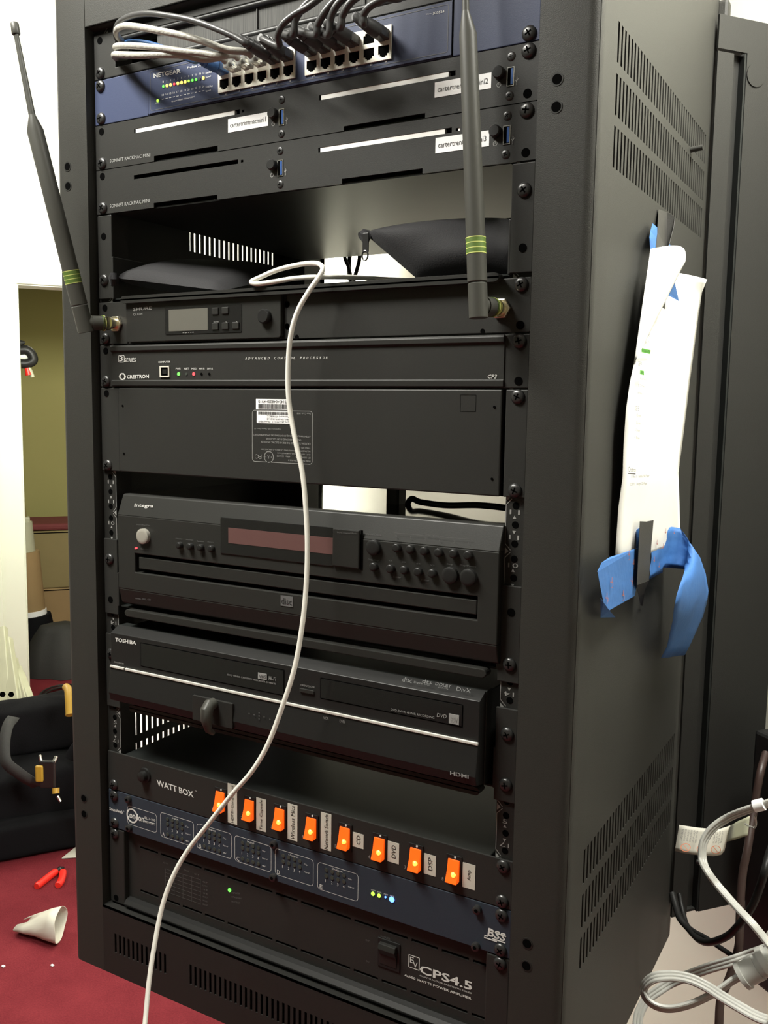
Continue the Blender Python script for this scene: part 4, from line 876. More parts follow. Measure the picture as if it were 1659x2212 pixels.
mb = MB(); mb.prism([(ye, zm - hh), (ye - .0015, zm - hh), (ye - .0030, zm), (ye - .0065, zm + hh * .55), (ye - .0050, zm + hh), (ye, zm + hh)], xm - hw, xm + hw); mb.build('power_switch', 'dplastic', am, bevel=.0006)
ears(am, 0, 2, (2 * U - HL,), (2 * U - HL,)); mb = MB(); hole(mb, -SX, HL); mb.build('ear_slot', 'void', am)

# ------------------------------------------------------------------ aerials
def antenna(label, conn, elbow, base, neck, neck2, tipb, tip, yb, yn, yt_, r0, r1):
    A = thing('antenna', tuple(hy(*conn, FP)), label, 'antenna', 'whip antennas'); C_ = hy(*conn, FP)
    E_ = hy(*elbow, yb); B_ = E_
    nk = hy(*neck, yn); n2 = hy(*neck2, yn - .002); tb = hy(*tipb, yt_); tp = hy(*tip, yt_)
    mb = MB(); mb.tube([C_, C_ + V3(0, -.0035, 0)], .0088, 6); mb.build('hex_nut', 'gold', A, bevel=.0008)
    mb = MB(); mb.tube([C_ + V3(0, -.0030, 0), C_ + V3(0, -.010, 0), C_ + V3(0, -.0101, 0), C_ + V3(0, -.0125, 0)], [.0056, .0056, .0066, .0066], 24); mb.build('connector_barrel', 'gold', A, smooth=True)
    d = (E_ - C_); D0 = C_ + d * .30
    mb = MB(); mb.tube([C_ + V3(0, -.012, 0), D0 + V3(0, -.004, 0), C_ + d * .72 + V3(0, -.002, 0)], [.0072, .0074, .0076], 24); mb.build('coupling_sleeve', 'rubber', A, smooth=True)
    for k in (.30, .36): mb = MB(); q_ = C_ + d * k + V3(0, -.0035, 0); mb.tube([q_, q_ + d.normalized() * .0008], .0079, 24); mb.build('green_ring', 'green' if k > .31 else 'lime', A, smooth=True)
    up = (nk - E_).normalized()
    mb = MB(); mb.tube([E_ - up * .010, E_ - up * .0095, E_ + up * .0165, E_ + up * .0172], [r0 * .80, r0 * .98, r0 * .98, r0 * .9], 24); mb.tube([C_ + d * .70 + V3(0, -.002, 0), E_], [.0068, .0068], 20); mb.build('elbow_joint', 'rubber', A, smooth=True)
    P_ = [E_ + up * .0176, E_ + up * .018, E_ + up * .022]; L_ = (nk - E_).length
    mb = MB(); mb.tube([E_ + up * .0178, E_ + up * .0185, E_ + (nk - E_) * .5, nk, n2, n2 + (tb - n2) * .02], [r0 * .93, r0, (r0 + r1) / 2, r1, r1 * .46, r1 * .42], 28); mb.build('antenna_sleeve', 'rubber', A, smooth=True, angle=25)
    for k in range(4):
        q_ = E_ + up * (.0395 + k * .0040); mb = MB(); mb.tube([q_, q_ + up * .0007], r0 * 1.015, 28, caps=True); mb.build('ring_mark', 'lime', A, smooth=True)
    mb = MB(); q_ = E_ + up * .0395; mb.tube([q_, q_ + up * .0123], r0 * 1.006, 28); mb.build('green_band', 'green', A, smooth=True)
    mb = MB(); mb.tube([n2, tb], [r1 * .42, r1 * .30], 16); mb.build('whip', 'rubber', A, smooth=True)
    mb = MB(); ax = (tp - tb).normalized(); mb.tube([tb, tb + ax * .0008, tp - ax * .0008, tp], [r1 * .42, r1 * .5, r1 * .5, r1 * .42], 18); mb.build('tip_cap', 'rubber', A, smooth=True)
    return A
antenna('left whip antenna leaning out over the rack edge', (252, 700), (181, 697), None, (76, 282), (70, 252), (35, 75), (31, 50), -.034, -.075, -.085, .0083, .0080)
antenna('right whip antenna standing upright in front of the rack panels', (1083, 667), (1033, 660), None, (1011, 74), (1006, 28), (1003, -140), (1003, -165), -.034, -.034, -.034, .0078, .0068)

# ------------------------------------------------------------------ network cables
ctag = 'network cable'
def port(n, i): return [p for nn, k, r_2, p in PORTS if nn == n and k == i and r_2 == 1][0]
def cable(label, n, i, ctl, r, m, plugm, group, bootlen=.030, updir=(0, -1, .12), slot=None):
    P0 = port(n, i); d = Vector(updir).normalized()
    root = thing('network_cable', tuple(P0), label, 'cable', group)
    mb = MB(); c = P0 + V3(0, -.008, 0); mb.box(P0.x - .0056, P0.x + .0056, P0.y - .013, P0.y + .004, P0.z - .0038, P0.z + .0038); pl = mb.build('plug', plugm, root, bevel=.0006)
    mb = MB(); mb.prism([(P0.y - .012, P0.z - .0042), (P0.y - .003, P0.z - .0058), (P0.y - .003, P0.z - .0050), (P0.y - .012, P0.z - .0036)], P0.x - .0028, P0.x + .0028); mb.build('latch_tab', plugm, pl)
    e = P0 + V3(0, -.012, 0); q_ = [e, e + d * (bootlen * .5), e + d * bootlen]
    if plugm != 'clear':
        mb = MB(); mb.tube([e, e + d * (bootlen * .25), e + d * (bootlen * .7), e + d * bootlen], [.0062, .0060, .0046, .0034], 14); mb.tube([e + d * bootlen * .55, e + d * bootlen * .6], .0056, 14); mb.tube([e + d * bootlen * .72, e + d * bootlen * .77], .0050, 14); mb.build('plug_boot', plugm, pl, smooth=True)
    path = spline([e + d * .004, e + d * bootlen * .9] + ctl, 8)
    mb = MB(); mb.tube(path, r, 12); mb.build('cable_jacket', m, root, smooth=True); return root
K = lambda x, y, yy: hy(*zK(x, y), yy)
IN = lambda x, z: [V3(x, .004, z), V3(x + .01, .022, z + .001)]
cable('thick grey network cable, uppermost of the grey loops into the brush panel', 13, 3, [K(1200, 445, -.040), K(1000, 375, -.045), K(800, 318, -.05), K(600, 277, -.052), K(420, 243, -.048), K(290, 232, -.038), K(222, 262, -.026), K(222, 320, -.014), K(265, 365, -.002), K(300, 380, .015)], .0031, 'jackg', 'clear', 'looped grey network cables', bootlen=.012)
cable('thick grey network cable, middle of the looped grey three', 13, 2, [K(1130, 500, -.040), K(1000, 478, -.042), K(800, 458, -.044), K(600, 432, -.046), K(400, 412, -.044), K(270, 408, -.036), K(208, 418, -.022), K(215, 438, -.008), K(240, 445, .006), K(300, 440, .02)], .0030, 'jackg', 'clear', 'looped grey network cables', bootlen=.012)
cable('thick grey network cable, lowest of the grey loops beside the blue panel', 13, 1, [K(1000, 530, -.034), K(800, 495, -.040), K(600, 490, -.044), K(400, 494, -.042), K(260, 490, -.036), K(196, 490, -.022), K(205, 515, -.008), K(240, 520, .006), K(300, 510, .02)], .0031, 'jackg', 'clear', 'looped grey network cables', bootlen=.012)
cable('thin black network cable looping above the grey ones to the left', 13, 4, [K(1380, 395, -.054), K(1280, 335, -.057), K(1100, 255, -.060), K(900, 185, -.060), K(700, 145, -.058), K(500, 122, -.052), K(340, 145, -.042), K(235, 205, -.028), K(205, 300, -.012), K(240, 380, .006), K(300, 390, .02)], .0027, 'jackk', 'jackk', 'black network cables', updir=(-.35, -1, .25), bootlen=.030)
cable('blue network cable in the first upper port of the blue switch', 13, 0, [K(900, 545, -.026), K(700, 455, -.024), K(520, 395, -.020), K(380, 378, -.014), K(300, 385, .0), K(290, 395, .02)], .0026, 'jackb', 'jackb', 'blue network cables', updir=(-.3, -1, .1), bootlen=.018)
B_ = lambda x, y, yy: hy(*zB(x, y), yy)
for lab, n, i, ctl in (
    ('black network cable curving up from the right end of the left port block', 13, 5, None),
    ('leftmost black cable on the right port block', 19, 0, [B_(85, 190, -.055), B_(95, 110, -.058), B_(150, 30, -.058), B_(240, -40, -.056), B_(380, -120, -.05)]),
    ('black network cable second from left on the right port block', 19, 1, [B_(205, 190, -.055), B_(215, 140, -.058), B_(260, 60, -.060), B_(340, -30, -.058), B_(420, -130, -.05)]),
    ('black network cable third from left on the right port block', 19, 2, [B_(272, 190, -.055), B_(285, 110, -.058), B_(320, 30, -.060), B_(400, -50, -.058), B_(500, -150, -.05)]),
    ('black network cable fourth from left on the right port block', 19, 3, [B_(340, 150, -.055), B_(350, 90, -.058), B_(390, 20, -.060), B_(450, -30, -.058), B_(560, -120, -.05)]),
    ('rightmost black cable, beside the open upper port', 19, 5, [B_(470, 130, -.055), B_(465, 85, -.058), B_(500, 35, -.060), B_(580, -10, -.058), B_(700, -80, -.05)])):
    if ctl is None: continue
    tl_ = ctl[-1]; xe_ = .10 + i * .012; ctl = ctl + [V3(max(tl_.x, xe_ - .03), -.058, .968), V3(xe_, -.045, .960), V3(xe_ + .006, -.020, .934), V3(xe_ + .008, .010, .924)]
    cable(lab, n, i, ctl, .0030, 'jackk', 'jackk', 'black network cables', updir=(-.25, -1, .15), bootlen=.026)
cable('black network cable rising from the inner end of the left port block', 13, 5, [B_(5, 250, -.050), B_(0, 190, -.058), B_(30, 130, -.060), B_(90, 80, -.060), B_(160, 40, -.06), B_(240, -20, -.056), B_(330, -100, -.05), V3(.07, -.058, .968), V3(.09, -.045, .960), V3(.093, -.020, .934), V3(.094, .010, .924)], .0028, 'jackk', 'jackk', 'black network cables', updir=(-.1, -1, .15), bootlen=.026)

# ------------------------------------------------------------------ white cord
wc = [(900, 606, .20), (830, 603, .10), (760, 599, .03), (700, 598, .0), (640, 601, -.006), (590, 609, -.010), (556, 614, -.014), (543, 609, -.014), (560, 600, -.012), (600, 583, -.008), (650, 571, -.006), (683, 569, -.012), (697, 578, -.018), (690, 596, -.024), (668, 628, -.030), (645, 668, -.034), (631, 710, -.036), (624, 760, -.036), (622, 830, -.036),
      (627, 890, -.036), (640, 960, -.037), (653, 1020, -.038), (660, 1090, -.040), (664, 1180, -.043), (661, 1270, -.046), (653, 1350, -.050), (637, 1440, -.055), (612, 1520, -.060), (580, 1605, -.065), (545, 1665, -.070), (500, 1717, -.074), (450, 1780, -.078), (405, 1838, -.083), (373, 1895, -.090), (350, 1960, -.098), (334, 2040, -.108), (322, 2120, -.118), (313, 2212, -.130), (303, 2300, -.145), (298, 2420, -.16)]
pts = []
for px, py, y in wc:
    p_ = hy(px, py, y)
    if y > -.02 and p_.z < .673 and len(pts) < 8: p_.z = .673
    pts.append(p_)
mb = MB(); mb.tube(spline(pts, 8), .00225, 12); o = mb.build('trailing_cable', 'cordw', smooth=True); tag(o, 'thin white cord coiled on the upper shelf and trailing down across the rack', 'cable')

# ------------------------------------------------------------------ zipped pouches on the upper shelf
def pillow(corners, th, m, name, parent=None, n=18, sag=None, power=.62):
    a, b, c, d = map(Vector, corners); nrm = (b - a).cross(d - a).normalized(); mb = MB(); top = []; bot = []
    for j in range(n + 1):
        for i in range(n + 1):
            s_, t_ = i / n, j / n; p_ = a * (1 - s_) * (1 - t_) + b * s_ * (1 - t_) + c * s_ * t_ + d * (1 - s_) * t_
            w_ = max(0, (4 * s_ * (1 - s_)) * (4 * t_ * (1 - t_))) ** power
            wob = .10 * math.sin(7 * s_ + 3 * t_) * w_
            top.append(p_ + nrm * th * (w_ + wob) * .5); bot.append(p_ - nrm * th * w_ * .5)
    o = len(top); fs = []
    for j in range(n):
        for i in range(n):
            k = j * (n + 1) + i; fs.append([k, k + 1, k + n + 2, k + n + 1]); fs.append([o + k, o + k + n + 1, o + k + n + 2, o + k + 1])
    mb.add(top + bot, fs); return mb.build(name, m, parent, smooth=True, angle=180)
pr_root = thing('zip_pouch', (.14, .05, .672), 'black zipped pouch propped up behind the right antenna', 'pouch', 'zipped pouches')
tip = hy(788, 513, .020)
pillow([hy(782, 500, .020), hy(905, 606, .018), hy(1126, 600, .03), hy(1110, 470, .055)], .050, 'fabric', 'pouch_body', pr_root, power=.5)
mb = MB(); a_ = hy(779, 505, .018); b_ = hy(792, 520, .018); mb.tube([hy(778, 510, .016), hy(783, 508, .018), hy(792, 512, .020), hy(800, 516, .022)], [.0035, .0055, .0065, .006], 14); mb.build('zip_end', 'fabric', pr_root, smooth=True)
zp = hy(790, 528, .012); mb = MB(); mb.box(zp.x - .0032, zp.x + .0032, zp.y - .0006, zp.y + .0006, zp.z - .007, zp.z + .010)
zq = MB(); c0_ = hy(788.5, 552, .012)
ring = [c0_ + V3(math.cos(a) * .0030, 0, math.sin(a) * .0042) for a in [2 * PI * k / 20 for k in range(21)]]
zq.tube(ring, .0008, 8, caps=False); mb.build('zip_pull', 'plastic', pr_root, bevel=.0005); zq.build('zip_pull_ring', 'dmetal', pr_root, smooth=True)
pl_root = thing('zip_pouch', (-.12, .06, .672), 'black zipped pouch lying flat at the left end of the shelf', 'pouch', 'zipped pouches')
pillow([hy(246, 600, .004), hy(480, 628, .008), hy(640, 592, .16), hy(412, 570, .10)], .030, 'fabric', 'pouch_body', pl_root, power=.35)
mb = MB(); mb.tube([hy(246, 590, -.002), hy(246, 602, -.002), hy(247, 615, .0)], [.004, .0055, .004], 12); mb.build('zip_end', 'fabric', pl_root, smooth=True)

# rear cabling seen through the rack
def rearcable(label, pts, r, m='plastic', group='black cables behind the devices', nm='power_cable'):
    mb = MB(); mb.tube(spline(pts, 8), r, 10); o = mb.build(nm, m, smooth=True); tag(o, label, 'cable', group); return o
rearcable('black cable crossing in front of the bright wall, left of a pair', [hy(735, 470, .37), hy(743, 548, .37), hy(752, 575, .37), hy(758, 600, .36), hy(760, 640, .34)], .0026)
rearcable('black cable crossing in front of the bright wall, middle one', [hy(762, 470, .375), hy(756, 548, .375), hy(754, 575, .375), hy(756, 600, .37), hy(766, 640, .34)], .0030)
rearcable('black cable beside the hanging zip pull', [hy(778, 470, .38), hy(777, 550, .38), hy(773, 575, .38), hy(765, 602, .375), hy(755, 640, .35)], .0028)
pw = thing('power_plug_cable', tuple(hy(860, 1075, .05)), 'black angled power plug and cable lying on the disc changer lid', 'cable')
Pz = V3(0, 0, 0); a_ = hz(884, 1085, .4790); 
k0_ = hy(858, 1070, .10)
mb = MB(); mb.box(k0_.x - .0065, k0_.x + .0075, .088, .106, k0_.z - .010, .4895); mb.build('plug', 'plastic', pw, bevel=.002)
mb = MB()
for k in range(6): z_ = k0_.z - .008 - k * .0026; mb.tube([(k0_.x + .001 + k * .0017, .10, z_), (k0_.x + .0015 + k * .0017, .10, z_ - .0014)], .0060 - k * .0004, 14)
mb.tube([(k0_.x, .10, k0_.z - .006), (k0_.x + .011, .10, k0_.z - .022)], .0045, 12); mb.build('strain_relief', 'plastic', pw, smooth=True)
zc_ = .4700
mb = MB(); mb.tube(spline([V3(k0_.x + .009, .10, k0_.z - .018), V3(k0_.x + .018, .095, zc_ + .001), V3(k0_.x + .035, .085, zc_), V3(k0_.x + .07, .07, zc_ + .0005), V3(k0_.x + .11, .06, zc_ + .004), V3(k0_.x + .15, .055, zc_ + .003), V3(.2220, .05, zc_ + .002), V3(.2500, .05, zc_ + .004)], 8), .0030, 10); mb.build('cable_jacket', 'plastic', pw, smooth=True)
pw2 = rearcable('black cable hanging just under the power conditioner', [V3(.060, .12, .486), V3(.09, .12, .484), V3(.12, .12, .4855), V3(.135, .12, .4880)], .0040)

# ------------------------------------------------------------------ paper and tape on the side panel
def ptx(x, y, off): return hx(*zP(x, y), RX + off)
def qtx(x, y, off): return hx(*zQ(x, y), RX + off)
sheet_rows = [((520, 470), (930, 548), .007, .016), ((505, 640), (893, 640), .010, .010), ((480, 800), (868, 800), .012, .008), ((450, 960), (848, 960), .012, .008), ((400, 1160), (822, 1160), .012, .009), ((370, 1300), (803, 1300), .011, .010), ((342, 1500), (782, 1480), .010, .012), ((325, 1750), (752, 1720), .009, .012), ((318, 1980), (722, 1950), .009, .012), ((287, 2212), (730, 2190), .007, .010)]
sheet_q = [((583, 390), (1040, 205), .005, .008), ((583, 440), (1040, 300), .004, .006)]
def lat(rows, n=14):
    vs = []; m_ = len(rows)
    for (A, B, oa, ob) in rows:
        for i in range(n + 1): t = i / n; p_ = A.lerp(B, t); p_.x += .004 * math.sin(PI * t); vs.append(p_)
    fs = [[j * (n + 1) + i, j * (n + 1) + i + 1, (j + 1) * (n + 1) + i + 1, (j + 1) * (n + 1) + i] for j in range(m_ - 1) for i in range(n)]
    return vs, fs
rows = [(ptx(*a, oa), ptx(*b, ob), oa, ob) for a, b, oa, ob in sheet_rows] + [(qtx(*a, oa), qtx(*b, ob), oa, ob) for a, b, oa, ob in sheet_q]
fine = []
for k in range(len(rows) - 1):
    for j in range(3): t = j / 3; fine.append((rows[k][0].lerp(rows[k + 1][0], t), rows[k][1].lerp(rows[k + 1][1], t), 0, 0))
fine.append(rows[-1]); vs, fs = lat(fine)
def shell(mb_args, name, m, parent, th=.0002, smooth=True):
    mb = MB(); mb.add(*mb_args); o = mb.build(name, m, parent, smooth=smooth, angle=180); s_ = o.modifiers.new('thickness', 'SOLIDIFY'); s_.thickness = th; s_.offset = 0; return o
pp = thing('paper_sheet', tuple(ptx(520, 1200, .0)), 'white printed sheet with a rolled top corner taped to the rack side', 'paper')
shell((vs, fs), 'sheet', 'paper', pp)
L0, L1 = (520, 328), (398, 1165); R0, R1 = (772, 418), (402, 1160); nv = 16; vs = []
for j in range(13):
    t = j / 12; A = ptx(L0[0] + (L1[0] - L0[0]) * t, L0[1] + (L1[1] - L0[1]) * t, .012); bx = R0[0] + (R1[0] - R0[0]) * t + 26 * math.sin(PI * t) * 0; by = R0[1] + (R1[1] - R0[1]) * t
    B = ptx(bx, by, .026 - .012 * t)
    for i in range(nv + 1):
        s_ = i / nv; p_ = A.lerp(B, s_); p_.x += .010 * math.sin(PI * s_) * (1 - t * .9); p_.z += .007 * math.sin(PI * s_) * (1 - t); vs.append(p_)
fs = [[j * (nv + 1) + i, j * (nv + 1) + i + 1, (j + 1) * (nv + 1) + i + 1, (j + 1) * (nv + 1) + i] for j in range(12) for i in range(nv)]
shell((vs, fs), 'rolled_corner', 'paper', pp)
pt = MB(); ph = MB()
def ptext(s_, x, y, x2, y2, h, mb=None, off=.0165):
    A, B = ptx(x, y, off), ptx(x2, y2, off); A2 = ptx(x, y - h, off); (mb or pt).aff(s_, A, B - A, A2 - A, (.0002, 0, 0))
for a in (('Sony DVD', 470, 962, 516, 970, 26), ('Wireless Mic', 462, 1010, 513, 1018, 26), ('Wireless Mic', 458, 1070, 518, 1082, 26), ('DSP A', 430, 1172, 455, 1174, 30), ('1. Mic', 440, 1232, 470, 1236, 24), ('2. Aux Input', 432, 1280, 488, 1286, 26), ('3. CD Player', 430, 1332, 476, 1338, 26), ('4. Empty', 426, 1385, 458, 1390, 26),
          ('DSP B', 406, 1498, 432, 1500, 34), ('1. Empty', 415, 1545, 448, 1550, 24), ('2. Empty', 413, 1600, 446, 1604, 24), ('3. Empty', 408, 1652, 442, 1657, 24), ('4. Empty', 404, 1705, 440, 1711, 24), ('Crestron', 358, 1940, 412, 1944, 36), ('IR Port 1 - Toshiba DVD Player', 380, 1993, 510, 1985, 26), ('COM 1:   Integra CD Player', 372, 2048, 494, 2040, 26)): ptext(*a)
A, B = ptx(358, 1950, .0168), ptx(412, 1954, .0168); pt.add([A, B, B + V3(0, 0, -.0008), A + V3(0, 0, -.0008)], [(0, 1, 2, 3)])
pt.build('printed_text', 'ink', pp)
for q4 in (((484, 890), (505, 893), (505, 925), (482, 920)), ((455, 1045), (522, 1060), (520, 1090), (456, 1075)), ((445, 1205), (472, 1210), (474, 1242), (444, 1235))): ph.add([ptx(*c, .0162) for c in q4], [(0, 1, 2, 3)])
ph.build('highlighter_mark', 'greenhi', pp)
def tape(label, name, polys, m, cat, zf, group=None, prints=()):
    o = thing(name, tuple(hx(*zf(*polys[0][0][:2]), RX)), label, cat, group)
    mb = MB()
    for quad in polys:
        q_ = [hx(*zf(c[0], c[1]), RX + c[2]) for c in quad]
        from mathutils.geometry import tessellate_polygon
        tri = tessellate_polygon([[Vector((p.y, p.z, 0)) for p in q_]]); tr_ = []
        for t in tri:
            n_ = (q_[t[1]] - q_[t[0]]).cross(q_[t[2]] - q_[t[0]]); tr_.append(tuple(t) if n_.x > 0 else tuple(reversed(t)))
        mb.add(q_, tr_)
    s_ = shell((mb.v, mb.f), 'tape_strip', m, o, .00025, False)
    if prints:
        pm = MB()
        for (x, y, off) in prints:
            p_ = hx(*zf(x, y), RX + off + .0016)
            for (dy, dz, w_, h_) in ((0, 0, .0035, .0012), (0, .0022, .0012, .0040), (.003, -.002, .0012, .0035), (-.004, .001, .0012, .0012), (.001, -.0045, .0022, .0009)):
                c = p_ + V3(0, dy, dz); pm.add([c + V3(0, -w_ / 2, -h_ / 2), c + V3(0, w_ / 2, -h_ / 2), c + V3(0, w_ / 2, h_ / 2), c + V3(0, -w_ / 2, h_ / 2)], [(0, 1, 2, 3)])
        pm.build('tape_print', 'orangeprint', o)
    return o
tape('blue masking tape over the foot of the sheet, left flap sticking out', 'masking_tape', [
    [(733, 210, .0100), (757, 195, .0100), (750, 340, .0100), (733, 345, .0100)],
    [(490, 440, .0135), (540, 405, .0115), (750, 335, .0100), (737, 600, .0100), (640, 720, .0118), (500, 720, .0145), (475, 600, .0150), (458, 505, .0150)],
    [(640, 720, .0118), (737, 600, .0100), (718, 676, .0100), (540, 777, .0138), (500, 720, .0145)],
    [(480, 690, .0140), (500, 720, .0145), (540, 777, .0138), (585, 826, .006), (480, 828, .006)]], 'tapeb', 'tape', zQ, 'blue masking tape pieces', [(610, 450, .010), (680, 385, .010), (560, 580, .014), (700, 570, .0095), (640, 670, .011), (525, 690, .014), (715, 450, .0095)])
ct = thing('masking_tape', tuple(qtx(900, 300, 0)), 'blue masking tape over the foot of the sheet, right end curling away downward', 'tape', 'blue masking tape pieces')
pairs = [((850, 235), (820, 565), .009, .009), ((890, 220), (870, 535), .009, .009), ((930, 205), (915, 510), .009, .009), ((985, 190), (925, 475), .012, .010), ((1040, 198), (1000, 480), .016, .014), ((1085, 250), (1066, 486), .024, .024), ((1130, 320), (1068, 500), .032, .034), ((1175, 405), (1058, 545), .036, .040), ((1215, 520), (1045, 600), .038, .042), ((1237, 640), (1020, 680), .038, .042), ((1230, 720), (1000, 770), .036, .040), ((1200, 820), (982, 850), .034, .034), ((1165, 910), (972, 930), .030, .028), ((1120, 1010), (945, 1030), .026, .022), ((1080, 1090), (905, 1115), .020, .016)]
vs = []; nn = 8
for (a, b, oa, ob) in pairs:
    A, B = qtx(*a, oa), qtx(*b, ob)
    for i in range(nn + 1): t = i / nn; p_ = A.lerp(B, t); p_.x += random.uniform(-.0010, .0010) + .003 * math.sin(PI * t) * (1 if oa > .02 else 0); vs.append(p_)
fs = [[j * (nn + 1) + i, j * (nn + 1) + i + 1, (j + 1) * (nn + 1) + i + 1, (j + 1) * (nn + 1) + i] for j in range(len(pairs) - 1) for i in range(nn)]
shell((vs, fs), 'tape_strip', 'tapeb', ct, .00025)
pm = MB()
for (x, y, off) in ((880, 310, .0095), (940, 230, .0105), (1000, 235, .0150), (920, 335, .0105), (860, 430, .0095), (895, 470, .0095)):
    p_ = qtx(x, y, off + .0016)
    for (dy, dz, w_, h_) in ((0, 0, .0035, .0012), (0, .0022, .0012, .0040), (-.004, .001, .0012, .0012)):
        c = p_ + V3(0, dy, dz); pm.add([c + V3(0, -w_ / 2, -h_ / 2), c + V3(0, w_ / 2, -h_ / 2), c + V3(0, w_ / 2, h_ / 2), c + V3(0, -w_ / 2, h_ / 2)], [(0, 1, 2, 3)])
pm.build('tape_print', 'orangeprint', ct)
tape('black cloth tape strip running down over the lower blue tape', 'cloth_tape', [[(757, 150, .0145), (805, 152, .0145), (853, 142, .0145), (836, 330, .0145), (820, 568, .0145), (735, 600, .0145), (748, 340, .0145)], [(735, 600, .0145), (820, 568, .0145), (790, 640, .009), (735, 610, .0130)], [(735, 610, .013), (790, 640, .009), (776, 746, .0015), (762, 742, .0015)]], 'tapek', 'tape', zQ, 'black cloth tape strips')
tape('small torn blue tape showing above the rolled paper corner', 'masking_tape', [[(535, 143, .004), (568, 172, .004), (567, 250, .005), (556, 335, .008), (518, 335, .010), (513, 250, .010), (520, 200, .007)]], 'tapeb', 'tape', zP, 'blue masking tape pieces')
tape('tiny blue tape scrap between rolled corner and black strip', 'masking_tape', [[(652, 288, .004), (673, 312, .004), (673, 345, .006), (645, 345, .006)]], 'tapeb', 'tape', zP, 'blue masking tape pieces')
tape('blue tape triangle beside the curl, on the white sheet', 'masking_tape', [[(688, 538, .022), (726, 706, .020), (633, 655, .019), (620, 620, .019)]], 'tapeb', 'tape', zP, 'blue masking tape pieces')
tape('black cloth tape strip holding the top of the paper', 'cloth_tape', [[(578, 40, .0012), (640, 62, .0012), (640, 340, .008), (558, 340, .009), (570, 200, .004)], [(640, 62, .0012), (696, 96, .010), (690, 160, .012), (645, 335, .010), (640, 340, .008)]], 'tapek', 'tape', zP, 'black cloth tape strips')
tape('short black tape end showing under the rolled corner', 'cloth_tape', [[(632, 622, .021), (625, 764, .020), (605, 752, .020), (563, 742, .020), (600, 670, .021)]], 'tapek', 'tape', zP, 'black cloth tape strips')
mb = MB(); v_ = hx(*zT(1115, 1055), RX); mb.tube([v_ + V3(0, 0, 0), v_ + V3(.012, 0, .001)], .0028, 14); o = mb.build('vent_pin', 'powder', rack, smooth=True)

# ------------------------------------------------------------------ cords at the right
def rpath(L_, zf=None): return [at(*(zf(x, y) if zf else (x, y)), d) for x, y, d in L_]
def flatcord(mb, path, r):
    pts = spline(path, 8); t0 = (pts[1] - pts[0]).normalized(); a = t0.cross(V3(.5, -.6, .5)).normalized(); n = 44; o = len(mb.v)
    def half(u_): return max([.20] + [.42 * math.sqrt(max(0, 1 - ((u_ - c) / .36) ** 2)) for c in (-.64, 0, .64)])
    prof = []
    for k in range(n):
        w_ = 2 * PI * k / n; u_ = math.cos(w_); prof.append((u_, half(u_) * (1 if math.sin(w_) >= 0 else -1) * (0 if abs(math.sin(w_)) < 1e-6 else 1)))
    for i, p_ in enumerate(pts):
        t = (pts[min(i + 1, len(pts) - 1)] - pts[max(i - 1, 0)]).normalized(); a = (a - t * a.dot(t)).normalized(); b = t.cross(a)
        for u_, v_2 in prof: mb.v.append(p_ + a * (u_ * r) + b * (v_2 * r))
    for i in range(len(pts) - 1):
        for k in range(n): mb.f.append([o + i * n + k, o + i * n + (k + 1) % n, o + (i + 1) * n + (k + 1) % n, o + (i + 1) * n + k])
    mb.f.append([o + k for k in range(n)][::-1]); mb.f.append([o + (len(pts) - 1) * n + k for k in range(n)])
D = 1.02
g1 = rpath([(1720, 1700, .98), (1690, 1722, .98), (1655, 1737, .985), (1610, 1751, .99), (1570, 1768, 1.0), (1537, 1792, 1.0), (1519, 1822, 1.0), (1518, 1858, 1.0), (1530, 1885, .99), (1550, 1912, .99), (1590, 1958, .98), (1625, 1995, .97), (1662, 2040, .97), (1720, 2110, .96)])
BXC = hp(1700, 1860, N2, V1 - .03)
g1 = [BXC + V3(.01, 0, .15), BXC + V3(.0, -.10, .20)] + g1 + [g1[-1] + V3(.10, .02, -.16), g1[-1] + V3(.16, .12, -.45), g1[-1] + V3(.18, .16, FLOOR + .01 - g1[-1].z)]
mb = MB(); flatcord(mb, g1, .0048); o1 = thing('extension_cord', tuple(g1[4]), 'thick light grey ribbed cord with a white band, bending in front of the wall bracket', 'cord', 'light grey cords'); mb.build('cord_jacket', 'cordg', o1, smooth=True, angle=60)
a_ = at(1634, 1741, .985); b_ = at(1650, 1737, .983); mb = MB(); mb.tube([a_ + (a_ - b_) * .3, b_], .0058, 18); mb.build('white_band', 'label', o1, smooth=True)
dg = lambda *L_: rpath([(x, y, d) for x, y, d in L_], zR)
g2 = dg((1900, 900, 1.02), (1650, 1005, 1.02), (1400, 1095, 1.03), (1200, 1165, 1.03), (900, 1255, 1.04), (640, 1350, 1.05), (420, 1440, 1.06), (250, 1545, 1.06), (110, 1650, 1.06), (30, 1780, 1.06), (-10, 1900, 1.06), (-20, 2100, 1.06), (-20, 2400, 1.06))
g2 = [g2[0] + V3(.22, -.05, FLOOR + .01 - g2[0].z), g2[0] + V3(.18, 0, -.35), g2[0] + V3(.10, 0, -.10)] + g2 + [g2[-1] + V3(0, 0, -.25), V3(g2[-1].x + .02, g2[-1].y, FLOOR + .01)]
mb = MB(); flatcord(mb, g2, .0048); o2 = thing('extension_cord', tuple(g2[4]), 'thick light grey ribbed cord running back behind the loose loop, lower right', 'cord', 'light grey cords'); mb.build('cord_jacket', 'cordg', o2, smooth=True, angle=60)
g3 = dg((1900, 1990, .96), (1659, 1930, .97), (1480, 1860, .975), (1250, 1730, .98), (1050, 1610, .985), (880, 1500, .99), (700, 1410, .99), (540, 1368, .99), (380, 1355, .99), (210, 1375, .99), (105, 1440, .995), (62, 1530, 1.0), (90, 1640, 1.0), (190, 1730, 1.0), (330, 1775, 1.0), (480, 1770, 1.0), (680, 1715, 1.0), (880, 1625, 1.0), (1060, 1520, 1.0), (1200, 1420, 1.0), (1330, 1350, 1.0))
